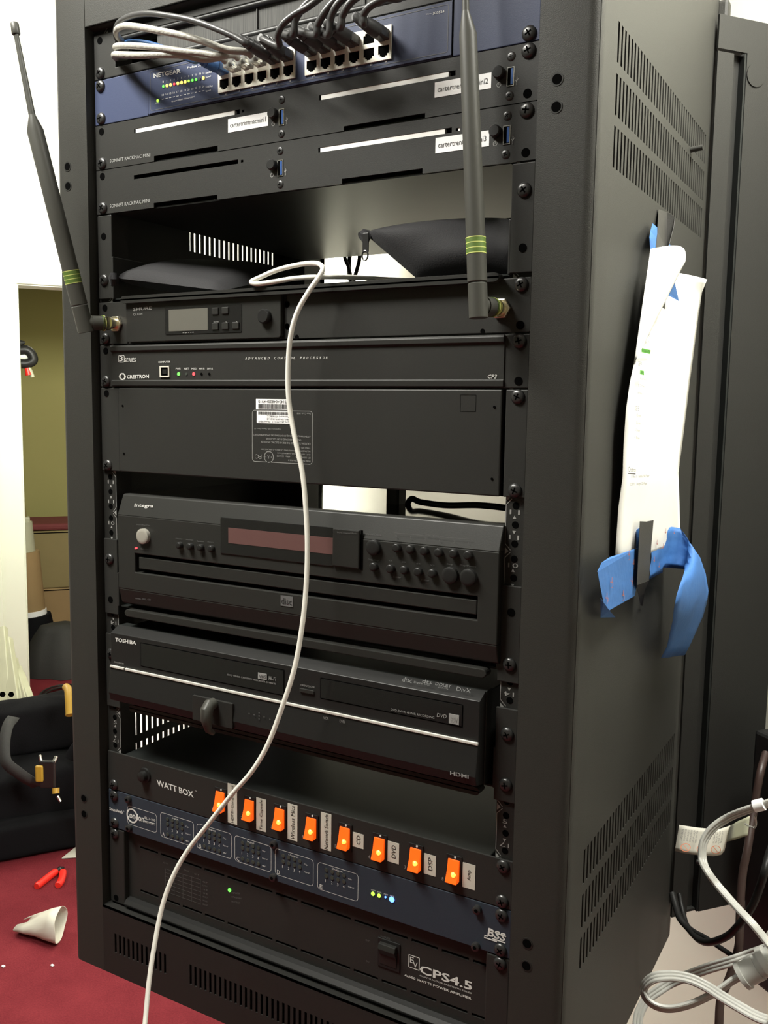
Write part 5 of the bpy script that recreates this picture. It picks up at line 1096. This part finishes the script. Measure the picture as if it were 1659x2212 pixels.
g3 = [V3(g3[0].x + .16, g3[0].y, FLOOR + .01), g3[0] + V3(.13, .0, -.30), g3[0] + V3(.06, 0, -.09)] + g3
mb = MB(); flatcord(mb, g3, .0050); o3 = thing('extension_cord', tuple(g3[6]), 'thick light grey ribbed cord forming a teardrop loop and ending in a plug', 'cord', 'light grey cords'); mb.build('cord_jacket', 'cordg', o3, smooth=True, angle=60)
pa, pb, pc_ = at(*zR(1320, 1360), 1.0), at(*zR(1560, 1230), .995), at(*zR(1700, 1160), .99); ax = (pb - pa).normalized()
mb = MB(); mb.tube([pa - ax * .001, pa, pa + ax * .004, pa + ax * .0042, pa + ax * .018], [.010, .0125, .0125, .0110, .0115], 24); mb.tube([pa + ax * .018, pa + ax * .060], [.0105, .014], 24); mb.tube([pa + ax * .024, pa + ax * .030], .0145, 24); mb.build('plug', 'cordg', o3, smooth=True)
# caution tags on the cord
tgr = thing('caution_tag', tuple(at(*zS(650, 1750), 1.02)), 'small white caution tag with orange warning circles, tied to the grey cord', 'tag', 'caution tags')
def bend_card(cols, name, m, parent):
    vs = []; nrow = 6
    for (t_, b_2, d) in cols:
        A, B = at(*zS(*t_), d), at(*zS(*b_2), d)
        for j in range(nrow + 1): vs.append(A.lerp(B, j / nrow))
    fs = [[i * (nrow + 1) + j, (i + 1) * (nrow + 1) + j, (i + 1) * (nrow + 1) + j + 1, i * (nrow + 1) + j + 1] for i in range(len(cols) - 1) for j in range(nrow)]
    return shell((vs, fs), name, m, parent, .0003)
bend_card([((372, 1558), (318, 1872), 1.030), ((480, 1575), (420, 1895), 1.028), ((600, 1592), (520, 1912), 1.026), ((720, 1604), (650, 1925), 1.024), ((840, 1612), (780, 1932), 1.024), ((960, 1575), (870, 1915), 1.03), ((985, 1560), (910, 1870), 1.04)], 'tag_card', 'cream', tgr)
tm = MB()
for cx, cy in ((448, 1828), (640, 1850), (808, 1855)):
    ctr = at(*zS(cx, cy), 1.020); e1 = (at(*zS(cx + 60, cy + 6), 1.020) - ctr); e2 = (at(*zS(cx + 6, cy - 50), 1.020) - ctr)
    for k in range(20):
        a, b = 2 * PI * k / 20, 2 * PI * (k + 1) / 20; f = lambda q_, s_: ctr + e1 * (math.cos(q_) * s_) + e2 * (math.sin(q_) * s_)
        tm.add([f(a, 1), f(b, 1), f(b, .87), f(a, .87)], [(0, 1, 2, 3)])
    tm.add([ctr + e1 * -.66 + e2 * .70, ctr + e1 * -.58 + e2 * .78, ctr + e1 * .66 + e2 * -.70, ctr + e1 * .58 + e2 * -.78], [(0, 1, 2, 3)])
tm.build('warning_circle', 'tagorange', tgr)
tk = MB()
def tag_text(s_, x0, y0, x1, y1, wx, wy):
    A, B, Cc = at(*zS(x0, y0), 1.020), at(*zS(x1, y1), 1.020), at(*zS(x0 + wx, y0 + wy), 1.020); tk.aff(s_, A, B - A, Cc - A, (0, 0, 0))
for i, s_ in enumerate(('WARNING', 'DO NOT REMOVE', 'TO REDUCE THE RISK', 'OF FIRE OR SHOCK', 'PULL PLUG', 'NOT THE CORD')):
    x_ = 430 + i * 34; tag_text(s_, x_, 1610 + i * 4, x_ - 20 + (-4), 1745 + i * 6, -20 if i else -26, -2)
for i, s_ in enumerate(('FULLY INSERT', 'PLUG INTO', 'THE OUTLET', 'CABLE')): x_ = 900 - i * 30; tag_text(s_, x_, 1640, x_ - 20, 1780, -18, -2)
tk.build('tag_print', 'dgrey', tgr)
tg2 = thing('caution_tag', tuple(at(*zS(1080, 1650), 1.04)), 'second caution tag, seen from its grey back', 'tag', 'caution tags')
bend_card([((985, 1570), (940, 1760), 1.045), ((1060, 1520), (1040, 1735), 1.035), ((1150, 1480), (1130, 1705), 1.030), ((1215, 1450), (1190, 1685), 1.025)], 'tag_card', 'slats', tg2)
tie = [at(*zS(1160, 1545), 1.02), at(*zS(1200, 1570), 1.015), at(*zS(1270, 1590), 1.01), at(*zS(1290, 1540), 1.0), at(*zS(1280, 1450), .99)]
mb = MB(); mb.tube(spline(tie, 6), .0009, 8); mb.build('tag_tie', 'clear', tg2, smooth=True)
def dark(label, L_, r, m='plastic', zf=zR, group='dark cables below the wall bracket'):
    P_ = rpath(L_, zf); mb = MB(); mb.tube(spline(P_, 8), r, 14); o = mb.build('dark_cable', m, smooth=True); tag(o, label, 'cable', group); return o
dark('glossy black cable looping down from under the wall bracket', [(430, 300, 1.20), (480, 480, 1.19), (530, 620, 1.18), (640, 750, 1.17), (760, 880, 1.15), (870, 925, 1.13), (1000, 905, 1.11), (1150, 835, 1.09), (1270, 720, 1.07), (1370, 590, 1.06), (1470, 430, 1.05), (1560, 200, 1.04), (1620, 0, 1.03), (1690, -260, 1.05), (1800, -500, 1.12), (1850, -650, 1.25)], .0038)
dark('thin black cable crossing the loop and running down to the plug', [(520, 300, 1.205), (560, 500, 1.20), (620, 700, 1.185), (720, 790, 1.16), (850, 860, 1.145), (980, 950, 1.13), (1100, 1030, 1.12), (1220, 1110, 1.11), (1320, 1180, 1.10), (1400, 1240, 1.09)], .0026)
dark('dark brown cable hanging straight down past the plug', [(1630, -1500, 1.12), (1560, -1250, 1.10), (1480, -800, 1.10), (1400, -300, 1.09), (1340, 0, 1.09), (1310, 300, 1.09), (1295, 700, 1.09), (1285, 950, 1.09), (1240, 1150, 1.09), (1165, 1380, 1.09), (1090, 1560, 1.09), (1045, 1700, 1.09), (1030, 1974, 1.09), (1025, 2300, 1.09), (1020, 3200, 1.12), (1020, 5200, 1.30), (1020, 9000, 1.62)], .0042, 'brown')
mb = MB(); bc_ = hp(1700, 1860, N2, V1 - .03); mb.obox(bc_ + T2 * .012, T2 * .045, N2 * .029, (0, 0, .15)); o = mb.build('adapter_box', 'plastic', bevel=.004); tag(o, 'black box on the wall at the right edge, behind the grey cords', 'box')

# ------------------------------------------------------------------ things on the carpet at the left
FZ = FLOOR
def onfloor(px, py, z=FZ): return hz(px, py, z)
fwd = V3(RM[2][0], RM[2][1], 0).normalized(); rgt = V3(RM[0][0], RM[0][1], 0).normalized()
# cutting pliers
pl = thing('pliers', tuple(onfloor(120, 1890)), 'small pliers with bright red grips lying open on the carpet', 'pliers')
h1 = [onfloor(79, 1915, FZ + .008), onfloor(92, 1905, FZ + .008), onfloor(107, 1893, FZ + .009), onfloor(122, 1882, FZ + .010)]
h2 = [onfloor(125, 1913, FZ + .008), onfloor(131, 1905, FZ + .008), onfloor(135, 1893, FZ + .009), onfloor(136, 1882, FZ + .010)]
for h in (h1, h2): mb = MB(); mb.tube(spline(h, 6), [.0085] + [.0105] * 17 + [.0075], 14); mb.build('grip', 'red', pl, smooth=True)
mb = MB(); a_ = onfloor(122, 1882, FZ + .010); b_ = onfloor(136, 1882, FZ + .010); c_ = onfloor(130, 1877, FZ + .011); d2 = onfloor(138, 1874, FZ + .010); mb.tube([a_, c_, d2], [.005, .008, .003], 12); mb.tube([b_, c_], [.005, .007], 12); mb.build('jaw', 'steel', pl, smooth=True)
# crumpled card tube
rl = thing('crumpled_card', tuple(onfloor(95, 1985)), 'crumpled white printed card sleeve lying on the red carpet', 'packaging')
zz = lambda x, y, h: hz(x / 3.688, 1500 + y / 3.688, FZ + h)
c1, c2 = zz(185, 1740, .045), zz(480, 1830, .045); axv = (c2 - c1).normalized(); sid = axv.cross(V3(0, 0, 1)).normalized(); vs = []; n = 20
Ls = [(0, .034, .012), (.25, .036, .020), (.5, .034, .028), (.75, .040, .036), (1.0, .044, .042)]
for (t, ra, rb) in Ls:
    p_ = c1.lerp(c2, t); p_.z = FZ + rb + .002
    for k in range(n): a = 2 * PI * k / n; w_ = 1 + .10 * math.sin(3 * a + 5 * t); vs.append(p_ + sid * (math.cos(a) * ra * w_) + V3(0, 0, math.sin(a) * rb) + axv * (.020 * math.cos(a) * t))
fs = [[i * n + k, i * n + (k + 1) % n, (i + 1) * n + (k + 1) % n, (i + 1) * n + k] for i in range(4) for k in range(n) if not (k in (3, 4) and i < 1)]
shell((vs, fs), 'card_sleeve', 'cream', rl, .0015)
ti = MB(); p_ = zz(290, 1840, .03)
for k in range(14): a, b = 2 * PI * k / 14, 2 * PI * (k + 1) / 14; f = lambda q_, s_: p_ + rgt * (math.cos(q_) * s_) + V3(0, 0, math.sin(q_) * s_) - fwd * .012; ti.add([f(a, .009), f(b, .009), f(b, .006), f(a, .006)], [(0, 1, 2, 3)])
ti.build('printed_ring', 'grey', rl)
# tool bag
def soft(o):
    s_ = o.modifiers.new('soften', 'SUBSURF'); s_.levels = 2; s_.render_levels = 2; return o
tb = thing('tool_bag', tuple(onfloor(90, 1845)), 'big black nylon tool bag with tools in its front pocket, standing on the carpet', 'bag')
bL = onfloor(-60, 1868); bR = onfloor(215, 1815); bw = (bR - bL); ew = bw.normalized(); ed = V3(-ew.y, ew.x, 0); ed = ed if ed.dot(fwd) > 0 else -ed; W_ = bw.length
def bagp(s_, t_, h): return bL + ew * (W_ * s_) + ed * t_ + V3(0, 0, h)
def rounded(mb, x0, x1, y0, y1, h0, h1, r, taper=.0, n=6, rows=6, sagk=.01):
    ring_ = []
    for cx, cy, a0 in ((x1 - r, y1 - r, 0), (x0 + r, y1 - r, 90), (x0 + r, y0 + r, 180), (x1 - r, y0 + r, 270)):
        for k in range(n): a = math.radians(a0 + 90 * k / (n - 1)); ring_.append((cx + r * math.cos(a), cy + r * math.sin(a)))
    mx, my = (x0 + x1) / 2, (y0 + y1) / 2; vs = []; m_ = len(ring_)
    for j in range(rows + 1):
        t = j / rows; sc = 1 - taper * t + sagk * math.sin(PI * t); e_ = .94 if j in (0, rows) else 1
        for k, (x, y) in enumerate(ring_): vs.append(bL + ew * (mx + (x - mx) * sc * e_) + ed * (my + (y - my) * sc * e_) + V3(0, 0, h0 + (h1 - h0) * t + .014 * t * math.sin(k * .7 + j)))
    fs = [[j * m_ + k, j * m_ + (k + 1) % m_, (j + 1) * m_ + (k + 1) % m_, (j + 1) * m_ + k] for j in range(rows) for k in range(m_)]
    fs += [[k for k in range(m_)][::-1], [rows * m_ + k for k in range(m_)]]; mb.add(vs, fs)
mb = MB(); rounded(mb, 0, W_, 0, .26, .003, .27, .05, .03); soft(mb.build('bag_body', 'fabric2', tb, smooth=True, angle=180))
mb = MB(); rounded(mb, .16 * W_, .98 * W_, .11, .24, .26, .43, .05, .10); soft(mb.build('raised_lid', 'fabric2', tb, smooth=True, angle=180))
mb = MB(); rounded(mb, .05 * W_, .97 * W_, -.035, .03, .003, .12, .015, .06); soft(mb.build('front_pocket', 'fabric2', tb, smooth=True, angle=180))
mb = MB(); cc = bagp(.93, .0, .26); mb.tube(spline([cc + V3(0, 0, .02) - ew * .06, cc + V3(0, 0, .06) - ew * .03, cc + V3(0, 0, .07) + ew * .02, cc + V3(0, 0, .03) + ew * .07], 6), .016, 12); mb.build('carry_handle', 'fabric2', tb, smooth=True)
S_ = lambda x, y, d: at(x / 3.688, 1500 + y / 3.688, d)
st = [S_(110, 180, 2.98), S_(60, 260, 2.95), S_(35, 400, 2.92), S_(50, 540, 2.90), S_(140, 620, 2.90), S_(240, 690, 2.92), S_(300, 730, 2.95)]; vs = []
pts = spline(st, 6)
for i, p_ in enumerate(pts):
    t = (pts[min(i + 1, len(pts) - 1)] - pts[max(0, i - 1)]).normalized(); s_ = t.cross(fwd).normalized() * .017; vs += [p_ - s_, p_ + s_]
fs = [[2 * i, 2 * i + 1, 2 * i + 3, 2 * i + 2] for i in range(len(pts) - 1)]
shell((vs, fs), 'shoulder_strap', 'webbing', tb, .003)
# pocket tool
wsn = thing('wire_stripper', tuple(S_(380, 620, 2.90)), 'steel wire stripper with an open V of jaws standing in the tool bag pocket', 'hand tool')
mb = MB(); mb.tube(spline([S_(318, 480, 2.88), S_(325, 520, 2.88), S_(345, 555, 2.88), S_(370, 575, 2.88)], 5), [.003] + [.0045] * 14 + [.006], 10); mb.tube(spline([S_(448, 490, 2.88), S_(440, 515, 2.88), S_(420, 550, 2.88), S_(395, 575, 2.88)], 5), [.003] + [.0055] * 14 + [.006], 10); mb.build('jaw', 'metal', wsn, smooth=True)
mb = MB(); mb.obox(S_(378, 635, 2.885), rgt * .022, V3(0, 0, .040), fwd * .006); mb.build('tool_body', 'steel', wsn, bevel=.004)
mb = MB(); mb.obox(S_(315, 630, 2.885), rgt * .011, V3(0, 0, .024), fwd * .006); mb.build('handle', 'yellow', wsn, bevel=.004)
mb = MB(); mb.tube([S_(445, 745, 2.87), S_(445, 790, 2.87)], .010, 12); o = mb.build('screwdriver_handle', 'yellow', smooth=True); tag(o, 'short yellow tool handle poking out of the bag pocket', 'hand tool')
mb = MB(); mb.tube([S_(458, 810, 2.865), S_(482, 855, 2.865)], .004, 10); o = mb.build('tool_bit', 'metal', smooth=True); tag(o, 'thin steel tool bit clipped below the yellow handle', 'hand tool')
# leaning slats
s0 = hp(20, 1350, T2, U0 + .05)
slb = thing('folded_shutter', tuple(onfloor(30, 1660)), 'stack of off-white slatted shutters leaning on the door trim', 'shutter')
X_ = lambda x, y, d: at(x / 4.254, 1080 + y / 4.254, d)
for k, (tx_, ty, bx, by, d) in enumerate(((-110, 1180, -90, 2100, 3.55), (-50, 1180, 0, 2120, 3.52), (10, 1185, 80, 2080, 3.50), (60, 1290, 165, 2010, 3.47), (110, 1480, 215, 1975, 3.45), (150, 1560, 262, 1960, 3.42), (180, 1620, 300, 1950, 3.40))):
    A, B = X_(tx_, ty, d + .25), X_(bx, by, d); dd = (A - B).normalized(); sx_ = dd.cross(fwd).normalized(); nn_ = sx_.cross(dd)
    B2 = B - dd * .12
    mb = MB(); mb.obox((A + B2) / 2, dd * ((A - B2).length / 2), sx_ * .021, nn_ * .012); mb.build('slat', 'slats', slb, bevel=.003)
for x, y in ((25, 1785), (105, 1785)): mb = MB(); mb.disc(X_(x, y, 3.40), -fwd, .010, .004, 6); mb.build('hinge_knob', 'void', slb)
# closet contents
def cbox(name, m, px0, px1, pyt, pyb, u, depth, label, cat, group=None, flaps=None):
    a = hp(px0, pyb, T2, u); b = hp(px1, pyb, T2, u); t = hp((px0 + px1) / 2, pyt, T2, u); z0_, z1_ = a.z, t.z
    va, vb = N2.dot(a), N2.dot(b); mb = MB(); rbox(mb, u - depth, u, min(va, vb), max(va, vb), z0_, z1_); o = mb.build(name, m, bevel=.004); tag(o, label, cat, group); return o, z0_, z1_
a = hp(100, 1385, T2, -4.75)
lowz = FZ + .003
def rcarton(v0_, v1_, z0_, z1_, m, label, u=-4.75):
    mb = MB(); rbox(mb, u - .45, u, v0_, v1_, z0_, z1_); o = tag(mb.build('cardboard_box', m, bevel=.006), label, 'box', 'cartons in the closet')
    mb = MB(); rbox(mb, u, u + .001, v0_ + .005, v1_ - .005, z1_ - .012, z1_ - .006); mb.build('flap_seam', 'void', o); return o
def zat(px, py, u): return hp(px, py, T2, u).z
def vat(px, py, u): return N2.dot(hp(px, py, T2, u))
zz1 = zat(115, 1272, -4.75); zz2 = zat(100, 1150, -4.72); zz3 = zat(110, 1133, -4.75)
v0b = vat(70, 1300, -4.75)
rcarton(v0b - .05, v0b + .75, lowz, zz1, 'carton', 'lower brown carton in the closet, under the darker one')
rcarton(v0b - .18, v0b + .70, zz1 + .002, zz2, 'carton2', 'upper olive brown carton stacked in the closet', -4.76)
mb = MB(); rbox(mb, -5.15, -4.77, v0b - .18, v0b + .68, zz2 + .003, zat(110, 1132, -4.77)); o = mb.build('folded_cloth', 'maroon', bevel=.012); tag(o, 'dark red folded cloth on top of the stacked cartons', 'cloth')
lt_ = thing('leaning_pole', tuple(hp(80, 1440, T2, -4.35)), 'thick brown pole with pale bands leaning inside the closet doorway', 'pole')
def LPt(x, y): return hp(x / 4.254, 1080 + y / 4.254, T2, -4.35)
A, B = LPt(190, 150), LPt(335, 1480); ax_ = (B - A)
def seg_(t0, t1, r0_, m, nm, r1_=None): mb = MB(); mb.tube([A + ax_ * t0, A + ax_ * t1], [r0_, r1_ or r0_], 16); mb.build(nm, m, lt_, smooth=True)
seg_(-.15, .04, .03, 'carton2', 'pole_top'); seg_(.04, .24, .055, 'slats', 'pale_band'); seg_(.24, .64, .075, 'carton', 'brown_sleeve', .075); seg_(.64, .675, .08, 'label', 'white_band'); seg_(.675, 1.0, .10, 'fabric2', 'black_foot', .13)
mb = MB(); c_ = LPt(235, 205); mb.obox(c_ + V3(0, 0, 0), T2 * .03, N2 * .022, (0, 0, .03)); o = mb.build('pale_cap', 'slats', bevel=.008); tag(o, 'small pale cap beside the leaning pole', 'cap')
gb = thing('grey_bag', tuple(onfloor(120, 1455)), 'slumped dark grey bag in front of the cartons', 'bag')
c_ = hz(130, 1450, FZ); vs = []; n = 18
for j in range(9):
    t = j / 8; h_ = .24 * t; rr = .17 * (1 - .55 * t ** 1.6)
    for k in range(n): a = 2 * PI * k / n; w_ = 1 + .12 * math.sin(3 * a + 2) + .06 * math.sin(7 * a); vs.append(c_ + V3(math.cos(a) * rr * w_, math.sin(a) * rr * w_, h_ + .002))
fs = [[j * n + k, j * n + (k + 1) % n, (j + 1) * n + (k + 1) % n, (j + 1) * n + k] for j in range(8) for k in range(n)] + [[8 * n + k for k in range(n)], [k for k in range(n)][::-1]]
mb = MB(); mb.add(vs, fs); mb.build('bag_body', 'webbing', gb, smooth=True, angle=70)
cw = thing('wire_coil', tuple(onfloor(128, 1500)), 'loose dark wire coil on the carpet near the closet', 'wire')
c_ = onfloor(128, 1500, FZ + .010); mb = MB()
for q_, (ra, rb_) in enumerate(((.075, .055), (.065, .05), (.085, .06))):
    mb.tube([c_ + rgt * math.cos(2 * PI * k / 24) * ra + fwd * math.sin(2 * PI * k / 24) * rb_ * 2 + V3(.005 * q_, 0, .006 * q_) for k in range(25)], .005, 8, caps=False)
mb.build('wire', 'plastic', cw, smooth=True)
yl_ = at(147, 1515, 2.95); mb = MB(); mb.tube(spline([at(141, 1483, 3.0), at(147, 1490, 2.98), at(149, 1510, 2.96), at(151, 1545, 2.94)], 5), [.009] + [.012] * 14 + [.013], 12); o = mb.build('yellow_tool_grip', 'yellow', smooth=True); tag(o, 'yellow tool grip poking up behind the bag beside the rack', 'hand tool')
mb = MB(); mb.box(-.01, .01, 0, .001, 0, .01)
sc = onfloor(155, 1855, FZ + .002); mb = MB(); mb.poly([sc + rgt * -.03, sc + rgt * .03 + fwd * .01, sc + rgt * .04 + fwd * .07, sc + rgt * -.01 + fwd * .08], (0, 0, .002)); o = mb.build('paper_scrap', 'cream'); tag(o, 'small pale paper scrap on the carpet at the rack edge', 'paper')
for i, (x, y) in enumerate(((7, 2088), (113, 2086))): mb = MB(); c_ = onfloor(x, y, FZ + .001); mb.obox(c_ + V3(0, 0, .001), (.004, 0, 0), (0, .003, 0), (0, 0, .001)); o = mb.build('lint_speck', 'label'); tag(o, ('white lint speck on the carpet at the left edge', 'white lint speck on the carpet nearest the rack')[i], 'lint', 'lint specks')
# fitting on the door jamb
jf = thing('wall_fitting', tuple(hp(50, 770, T2, U0 - .25)), 'white wall fitting with a black cable and loose red and white wires, inside the doorway', 'fitting')
J = lambda x, y, du=.25: hp(x / 4.4233, 600 + y / 4.4233, T2, U0 - du)
def jbox(x0, y0, x1, y1, m, nm, dep=.04, du=.25):
    A, B = J(x0, y0, du), J(x1, y1, du); va, vb = sorted((N2.dot(A), N2.dot(B))); mb = MB(); rbox(mb, U0 - du - dep, U0 - du, va, vb, min(A.z, B.z), max(A.z, B.z)); mb.build(nm, m, jf, bevel=.008)
jbox(60, 708, 280, 780, 'trim', 'white_housing', .12); jbox(60, 782, 235, 822, 'trim', 'lower_plate', .10); jbox(60, 824, 195, 905, 'slats', 'curved_base', .08)
mb = MB(); mb.tube(spline([J(90, 660), J(170, 690), J(250, 690), J(300, 730), J(315, 790), J(260, 820), J(200, 822)], 6), .022, 12); mb.tube([J(60, 640), J(160, 632), J(240, 618)], [.03, .022, .006], 12); mb.build('black_cable', 'plastic', jf, smooth=True)
mb = MB(); mb.tube([J(245, 825), J(262, 880), J(275, 930)], [.010, .012, .016], 10); mb.build('red_wire', 'red', jf, smooth=True)
mb = MB(); mb.tube([J(255, 830), J(290, 890), J(312, 950)], [.008, .010, .010], 10); mb.build('white_wire', 'slats', jf, smooth=True)
